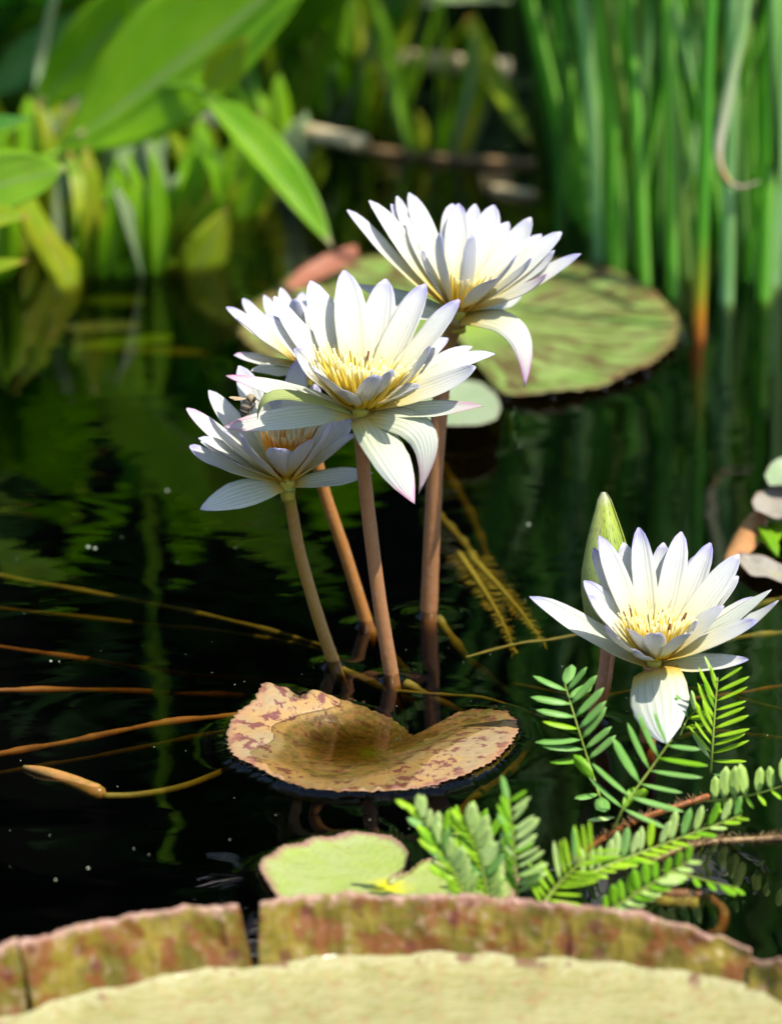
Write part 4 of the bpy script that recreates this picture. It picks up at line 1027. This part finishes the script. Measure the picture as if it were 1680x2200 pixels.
# drifting sunken bud
e = empty('sunken_bud', onz(150, 1680, 0), label='rust-brown sunken lily bud drifting at the surface left of the ochre pad', cat='flower bud')
m = MB(); tube(m, [onz(52, 1648, .001), onz(95, 1658, .001), onz(150, 1678, -.002), onz(200, 1700, -.004), onz(226, 1710, -.005)], lambda t: interp(t, [(0, .0012), (.2, .0026), (.45, .0040), (.8, .0052), (.93, .0042), (1, .002)]), 24, 12)
m.build('bud_body', M['sub_bud'], e)
m = MB(); tube(m, [onz(222, 1711, -.005), onz(300, 1708, -.006), onz(400, 1688, -.008), onz(520, 1640, -.012)], .0021, 20, 8); m.build('stem', M['sub_a'], e)
# submerged blurred leaves
for lab, a, b, w_, mt in (('drowned brown leaf in the dark water left of the ochre pad', (330, 1420), (640, 1370), .045, 'straw_b'), ('drowned green leaf in the dark water beside the rust stems', (380, 1500), (700, 1440), .03, 'sub_g'),
                          ('drowned olive leaf in the dark water under the mauve stem', (780, 1300), (1100, 1270), .03, 'straw_b')):
    A, B_ = onz(*a, -.06), onz(*b, -.06); e = empty('drowned_leaf', A, label=lab, cat='leaf')
    one_blade('leaf_blade', M[mt], e, A, B_, w_, Vector((0, -.2, 1)), .03, .05, prof=OVAL)

# floating specks
R = random.Random(3); m = MB()
spots = [(360, 1054, 1.1), (1135, 1127, 1.2), (190, 1175, 1.4), (205, 1178, 1.2), (110, 1420, .9), (128, 1421, .5), (190, 1865, .9), (120, 1890, .7), (1275, 1362, .8)] + [(R.uniform(0, 1680), R.uniform(1150, 2000), R.uniform(.12, .4)) for _ in range(80)]
for x, y, s in spots:
    c = onz(x, y, .0); s *= .0011
    V = [c + Vector((math.cos(q * .785) * s, math.sin(q * .785) * s, -.0003)) for q in range(8)] + [c + Vector((math.cos(q * .785) * s * .6, math.sin(q * .785) * s * .6, s * .45)) for q in range(8)] + [c + Vector((0, 0, s * .6))]
    m.add(V, [(k, (k + 1) % 8, 8 + (k + 1) % 8, 8 + k) for k in range(8)] + [(8 + k, 8 + (k + 1) % 8, 16) for k in range(8)], [(0, 0, 0, 0)] * 17)
def mat_bubble():
    N = NT('water_speck'); p = N.n('BsdfPrincipled'); p.inputs['Base Color'].default_value = (.30, .34, .26, 1); p.inputs['Roughness'].default_value = .08; N.t.links.new(p.outputs[0], N.out.inputs[0]); return N.m
tag(m.build('water_specks', mat_bubble()), 'scattered tiny bubbles and specks floating on the dark water', 'specks', kind='stuff')

# water beads caught along the pad edges
def beads(name, label, out, zf, n, smin, smax, seed, sel=None):
    rr = random.Random(seed); mb = MB()
    pts = [p for p in out if sel is None or sel(p)]
    for _ in range(n):
        p = rr.choice(pts); s = rr.uniform(smin, smax); c = Vector((p.x + rr.uniform(-.002, .002), p.y + rr.uniform(-.003, .001), zf))
        V, F = [], []
        for i in range(5):
            a = i / 4 * math.pi / 2
            for k in range(10): V.append(c + Vector((math.cos(k * .6283) * math.cos(a), math.sin(k * .6283) * math.cos(a), math.sin(a) * .75)) * s)
        for i in range(4):
            for k in range(10): F.append((i * 10 + k, i * 10 + (k + 1) % 10, (i + 1) * 10 + (k + 1) % 10, (i + 1) * 10 + k))
        mb.add(V, F, [(0, 0, 0, 0)] * 50)
    tag(mb.build(name, M['water_bead']), label, 'water beads', kind='stuff')
def mat_bead():
    N = NT('water_bead'); fr = N.n('Fresnel'); fr.inputs[0].default_value = 1.333
    gl = N.n('BsdfGlossy'); gl.inputs['Roughness'].default_value = .10
    tr = N.n('BsdfTransparent'); m = N.n('MixShader')
    N.t.links.new(fr.outputs[0], m.inputs[0]); N.t.links.new(tr.outputs[0], m.inputs[1]); N.t.links.new(gl.outputs[0], m.inputs[2]); N.t.links.new(m.outputs[0], N.out.inputs[0]); return N.m
M['water_bead'] = mat_bead()
beads('water_beads', 'bright water beads along the edge of the large mottled pad', far_out, .003, 16, .0030, .0052, 5, lambda p: p.y < far_c.y or p.x > .17)
beads('water_beads', 'tiny water beads along the edge of the ochre pad', tan_out, .002, 60, .0005, .0013, 6)
beads('water_beads', 'tiny water beads on the small yellow-green pad edge', front_out, .003, 30, .0004, .001, 7)

# ------------------------------------------------------------------ reeds
R = random.Random(21)
def reed_pts(bx, by, tx, ty, y_t=None, bow=0.0):
    b = onz(bx, by, 0); t = ony(tx, ty, b.y + (y_t or 0))
    d = (t - b); full = b + d * (.95 / max(.15, d.z))
    mid = b.lerp(full, .5) + Vector((bow, 0, 0))
    return [b - Vector((0, 0, .25)) - Vector((d.x, d.y, 0)) * .2, b, b.lerp(mid, .55) + Vector((bow * .3, 0, 0)), mid, full]
clump = empty('reed_clump', onz(1430, 640, 0), label='dense clump of tall round green reeds growing behind the large pad', cat='reeds')
MAIN = [(1290, 560, 1240, 0, 16, 1), (1322, 585, 1308, 0, 17, 0), (1385, 610, 1350, 0, 13, 0), (1415, 560, 1440, 0, 12, 2), (1445, 640, 1462, 0, 14, 0), (1560, 650, 1592, 0, 15, 1), (1548, 560, 1600, 0, 12, 3), (1640, 640, 1690, 60, 17, 0), (1662, 610, 1700, 200, 16, 1),
        (1240, 470, 1150, 0, 14, 0), (1205, 430, 1105, 0, 13, 2), (1265, 500, 1205, 0, 14, 0), (1225, 410, 1180, 0, 12, 2), (1340, 540, 1390, 0, 12, 1), (1310, 500, 1265, 0, 12, 2), (1470, 560, 1420, 0, 11, 0), (1600, 560, 1560, 0, 12, 2), (1610, 600, 1650, 0, 15, 0), (1360, 480, 1330, 0, 12, 0), (1420, 480, 1480, 0, 12, 2)]
def reed(pts, r, mat):
    m = MB(); tube(m, pts, lambda t: r * (1.05 - .6 * t ** 2), 16, 9, R.random()); return m.build('reed_stalk', mat, clump)
m = MB(); tube(m, reed_pts(1500, 728, 1524, 0), lambda t: .0052 * (1.0 - .5 * t ** 2), 22, 12); m.build('reed_stalk', M['reed_main'], clump)
for bx, by, tx, ty, w_, ci in MAIN:
    p = reed_pts(bx, by, tx, ty, R.uniform(-.02, .05), R.uniform(-.015, .015)); reed(p, w_ * adepth(p[1]) / FPX, M['reed'][ci])
for k in range(90):
    by = R.uniform(300, 600); bx = R.uniform(1190 + (600 - by) * -.05, 1760)
    if by > 520 and bx < 1230: continue
    p = reed_pts(bx, by, bx + R.gauss(10, 55), by - 520, R.uniform(-.05, .08), R.uniform(-.03, .03)); reed(p, R.uniform(.0028, .0052), M['reed'][R.choice((0, 0, 2, 2, 1, 0, 3))])
# withered reed tip curling down
wr = empty('withered_reed', onz(1600, 600, 0), label='withered pale reed hanging down and curling at its tip in the reed clump', cat='reed')
dd = adepth(onz(1540, 640, 0)) - .12
m = MB(); tube(m, [onz(1660, 600, -.1), at(1665, 300, dd + .05), at(1655, -300, dd + .03), at(1625, -420, dd + .01), at(1606, -250, dd), at(1600, 0, dd), at(1580, 130, dd), at(1556, 250, dd), at(1543, 330, dd), at(1560, 384, dd), at(1592, 402, dd), at(1630, 390, dd)],
     lambda t: .0046 * interp(t, [(0, 1), (.6, .95), (.72, .75), (.82, .42), (1, .15)]), 60, 9); m.build('reed_stalk', M['reed_dry'], wr)
# yellow tipped blade left of the reeds
e = empty('withered_reed', onz(1190, 400, 0), label='bent leaf blade with yellow-brown tip hanging left of the reed clump', cat='reed')
one_blade('blade', M['leaf_c'], e, at(1010, 40, 3.75), at(1145, 315, 3.6), .020, Vector((-.5, -.7, .5)), -.12, .12, prof=GRASS)
m = MB(); tube(m, [onz(960, 240, -.05), at(960, 120, 3.8), at(1010, 40, 3.75)], .003, 8, 7); m.build('stalk', M['leaf_c'], e)

# ------------------------------------------------------------------ broad-leaved plants, left
R = random.Random(31)
def leafplant(name, label, foot, group=None, cat='plant'):
    return empty(name, foot, label=label, cat=cat, group=group)
def bigleaf(plant, B, T, W, nrm, mat, bend=.08, cup=.06, petiole=None, fold=.05, wave=.02, prof=BLADE):
    lf = one_blade('leaf', mat, plant, B, T, W, nrm, bend, cup, 22, 10, .0009, prof, wave=wave, fold=fold)
    if petiole:
        m = MB(); tube(m, petiole + [B, B.lerp(T, .1)], lambda t: .0045 * (1.1 - .5 * t), 14, 8); m.build('leaf_stalk', M['leaf_e'], plant)
    return lf
foot = onz(20, 560, 0)
p1 = leafplant('arrowhead_plant', 'broad bright green leaves leaning over the water, one folded leaf pointing down', foot)
bigleaf(p1, at(120, 330, 3.40), at(740, -150, 3.25), .122, Vector((.25, -.62, .72)), M['leaf_a'], .04, .08, [foot - Vector((0, 0, .1)), foot + Vector((.01, 0, .06))])
bigleaf(p1, at(425, 190, 3.30), at(716, 535, 3.22), .036, Vector((.5, -.8, .35)), M['leaf_e'], -.05, .12, [foot + Vector((.02, 0, -.1)), at(200, 330, 3.42), at(330, 200, 3.36)], fold=.5)
bigleaf(p1, at(440, 200, 3.29), at(530, 80, 3.26), .030, Vector((.3, -.8, .5)), M['leaf_c'], .03, .1)
bigleaf(p1, at(60, 250, 3.55), at(400, -110, 3.45), .058, Vector((.4, -.7, .6)), M['leaf_a'], .05, .06, [foot + Vector((-.03, .1, -.1)), foot + Vector((-.03, .1, .05))])
bigleaf(p1, at(-40, 215, 3.7), at(190, 20, 3.65), .040, Vector((.4, -.6, .6)), M['leaf_b'], .04, .06, [foot + Vector((-.06, .2, -.1)), foot + Vector((-.06, .2, .05))])
m = MB(); tube(m, [onz(250, 420, -.1), at(246, 260, 3.55), at(258, 120, 3.5), at(285, -60, 3.45), at(300, -450, 3.40), at(318, -1000, 3.33)], .0040, 26, 8); m.build('stalk', M['leaf_a'], p1)
m = MB(); tube(m, [onz(60, 470, -.1), at(76, 250, 3.6), at(90, 120, 3.58), at(125, -40, 3.55)], .0036, 14, 8); m.build('stalk', M['leaf_d'], p1)
foot = onz(-160, 720, 0)
p2 = leafplant('arrowhead_plant', 'leaf tips jutting in low over the water, one with a scorched orange end', foot)
bigleaf(p2, at(-200, 300, 3.1), at(74, 252, 3.05), .026, Vector((.1, -.5, .85)), M['leaf_b'], .05, .1, [foot - Vector((0, 0, .1)), foot + Vector((0, 0, .05))])
bigleaf(p2, at(-190, 450, 3.05), at(152, 362, 3.0), .056, Vector((-.1, -.75, .65)), M['leaf_e'], -.03, .06, [foot - Vector((.02, 0, .1)), foot + Vector((-.02, 0, .05))], wave=.06)
bigleaf(p2, at(-170, 500, 3.0), at(64, 466, 2.96), .030, Vector((-.1, -.6, .8)), M['leaf_c'], -.10, .06, [foot - Vector((.03, 0, .1)), foot + Vector((-.03, 0, .05))])
bigleaf(p2, at(-160, 620, 3.02), at(60, 560, 3.0), .018, Vector((-.1, -.6, .8)), M['leaf_c'], -.06, .06, [foot - Vector((.03, 0, .1)), foot + Vector((-.03, 0, .03))])

# floating dead stalks
def stalk(pts, z, r, mat, label):
    m = MB(); tube(m, [onz(x, y, z) for x, y in pts], r, 22, 9, jitter=.08); return tag(m.build('dead_stalk', mat), label, 'stalk')
stalk([(580, 118), (700, 122), (850, 128), (1000, 142), (1090, 150)], .05, .010, M['straw'], 'thick straw-coloured dead stalk lying crosswise over the water before the bank')
stalk([(250, 238), (380, 248), (560, 262), (690, 290), (780, 308)], .055, .0075, M['straw'], 'bent tan dead stalk caught in the grass behind the folded leaf')
stalk([(780, 320), (950, 340), (1150, 352)], .002, .0040, M['straw_b'], 'thin brown dead stalk floating left of the reeds')
stalk([(1060, 405), (1150, 418)], .002, .0040, M['straw'], 'short pale dead stalk end floating by the reed feet')
e = empty('floating_leaf', onz(700, 215, 0), label='pale green curled leaf floating near the bent tan stalk', cat='leaf')
one_blade('leaf_blade', M['leaf_d'], e, onz(615, 238, .004), onz(775, 192, .02), .028, Vector((0, -.6, .8)), -.1, .2, prof=OVAL)

# low tufts of broad grass standing in the shallows before the bank
R = random.Random(64)
for k in range(17):
    x = -.62 + .66 * k / 16 + R.uniform(-.02, .02); foot = Vector((x, R.uniform(3.62, 3.86), 0))
    p = leafplant('grass_tuft', 'low tuft of broad yellow-green grass in the shallows before the bank', foot, 'grass tufts in the shallows', 'grass')
    for j in range(R.randint(9, 13)):
        q = R.uniform(0, 6.28); ln = R.uniform(.08, .24)
        B = foot + Vector((math.cos(q) * .015, math.sin(q) * .015, -.03)); lean = R.uniform(.1, .55)
        dv = Vector((math.cos(q) * lean, math.sin(q) * lean, 1)).normalized()
        one_blade('blade', M[R.choice(('leaf_a', 'leaf_a', 'leaf_c', 'leaf_e', 'leaf_d', 'leaf_b'))], p, B, B + dv * ln, R.uniform(.010, .026), Vector((.5, -.5 if j % 2 else .2, .6)), R.uniform(-.16, -.02), .08, 9, 4, .0006, GRASS, wave=.02)

for k in range(22):  # tufts added to stand in for bright green reflections on the water
    px_, py_ = ((R.uniform(-60, 640), R.uniform(330, 470)) if k < 11 else (R.uniform(-60, 430), R.uniform(470, 620)))
    foot = onz(px_, py_, 0)
    p = leafplant('grass_tuft', 'sparse tuft of short pointed leaves added in place of bright reflections on open water', foot, 'sparse tufts added in place of reflections', 'grass')
    for j in range(R.randint(5, 8)):
        q = R.uniform(0, 6.28); ln = R.uniform(.05, .13)
        B = foot + Vector((math.cos(q) * .02, math.sin(q) * .02, -.02)); lean = R.uniform(.1, .7)
        dv = Vector((math.cos(q) * lean, math.sin(q) * lean, 1)).normalized()
        one_blade('blade', M[R.choice(('leaf_a', 'leaf_c', 'leaf_c', 'leaf_a', 'leaf_d'))], p, B, B + dv * ln, R.uniform(.018, .044), Vector((.5, -.6, .6)), R.uniform(-.16, -.02), .08, 9, 4, .0006, BLADE, wave=.03)
for k in range(11):  # flat leaves added to brighten the water like reflected foliage
    A = onz(R.uniform(60, 560), R.uniform(440, 760), R.uniform(-.014, -.004)); q = R.uniform(-.5, .5)
    one_blade('reflection_leaf', M[('leaf_c', 'leaf_a', 'leaf_d')[k % 3]], None, A, A + Vector((math.cos(q), math.sin(q), 0)) * R.uniform(.05, .10), R.uniform(.018, .04), Vector((0, 0, 1)), .0, .03, 9, 4, .0006, OVAL)
    tag(bpy.context.scene.collection.objects[-1], 'yellow-green leaf added just under the water to imitate a bright reflection', 'leaf', 'leaves added to imitate reflections')

# bank plants (their lower leaves show, the rest is mirrored in the pond)
R = random.Random(101)
BL = 'leafy green waterside plant on the far bank'
ROW = [(-.95 + .9 * k / 15, 3.86, 1) for k in range(16)] + [(-.9 + 1.9 * k / 13, 4.35, 0) for k in range(14)] + [(-1.2 + 2.4 * k / 11, 4.9, 0) for k in range(12)]
for k, (x, y, near_) in enumerate(ROW):
    x += R.uniform(-.04, .04); y += R.uniform(-.10, .18)
    foot = Vector((x, y, 0))
    p = leafplant('bank_plant', BL, foot, 'leafy plants along the far bank')
    for j in range(R.randint(10, 13) if near_ else R.randint(8, 10)):
        q = R.uniform(0, 6.28) if j % 3 else R.uniform(-2.4, -.7)
        h = (R.uniform(.01, .12) if j % 2 else R.uniform(.08, .30)) if near_ else (R.uniform(.12, .45) if y < 4.75 else R.uniform(.22, .62))
        B = foot + Vector((math.cos(q) * .05, math.sin(q) * .05, h))
        ln = R.uniform(.14, .32); up = R.uniform(-.3, .9) if h > .15 else R.uniform(-.05, 1.2)
        dv = Vector((math.cos(q), math.sin(q), up)).normalized()
        nr = Vector((-math.cos(q) * up, -math.sin(q) * up, 1)) + Vector((R.uniform(-.4, .4), R.uniform(-.5, .1), 0))
        one_blade('leaf', M[R.choice(('leaf_a', 'leaf_a', 'leaf_a', 'leaf_c', 'leaf_c', 'leaf_d', 'leaf_b'))], p, B, B + dv * ln, R.uniform(.05, .12), nr, R.uniform(-.15, .1), .06, 9, 4, .0008, BLADE, wave=.03, fold=.1)
    m = MB(); tube(m, [foot - Vector((0, 0, .25)), foot + Vector((0, 0, .3)), foot + Vector((R.uniform(-.1, .1), 0, .36 if near_ else .6))], lambda t: .007 * (1.1 - .7 * t), 8, 7); m.build('stalk', M['leaf_e'], p)

# hedge behind the pond: fills the mirror image
R = random.Random(55); m = MB()
rng = np.random.default_rng(5)
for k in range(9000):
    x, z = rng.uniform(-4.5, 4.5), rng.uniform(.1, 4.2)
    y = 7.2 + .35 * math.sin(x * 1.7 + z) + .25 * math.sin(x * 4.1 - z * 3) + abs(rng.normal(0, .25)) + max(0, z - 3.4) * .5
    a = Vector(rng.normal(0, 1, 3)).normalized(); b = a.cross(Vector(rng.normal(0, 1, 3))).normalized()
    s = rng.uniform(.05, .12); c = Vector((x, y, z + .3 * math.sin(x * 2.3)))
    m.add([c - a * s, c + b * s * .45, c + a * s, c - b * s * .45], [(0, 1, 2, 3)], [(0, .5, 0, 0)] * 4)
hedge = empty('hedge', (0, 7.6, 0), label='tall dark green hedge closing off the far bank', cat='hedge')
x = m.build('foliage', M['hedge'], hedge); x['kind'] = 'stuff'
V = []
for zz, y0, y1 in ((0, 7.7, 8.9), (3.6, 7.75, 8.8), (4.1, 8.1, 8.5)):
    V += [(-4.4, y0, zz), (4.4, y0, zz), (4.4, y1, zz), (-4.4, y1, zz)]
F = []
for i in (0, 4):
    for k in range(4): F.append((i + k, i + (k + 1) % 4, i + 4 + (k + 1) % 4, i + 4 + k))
F.append((8, 9, 10, 11)); mesh('dark_slab', V, F, M['hedge_in'], hedge, smooth=False)  # near-black slab filling the hedge behind its leaves
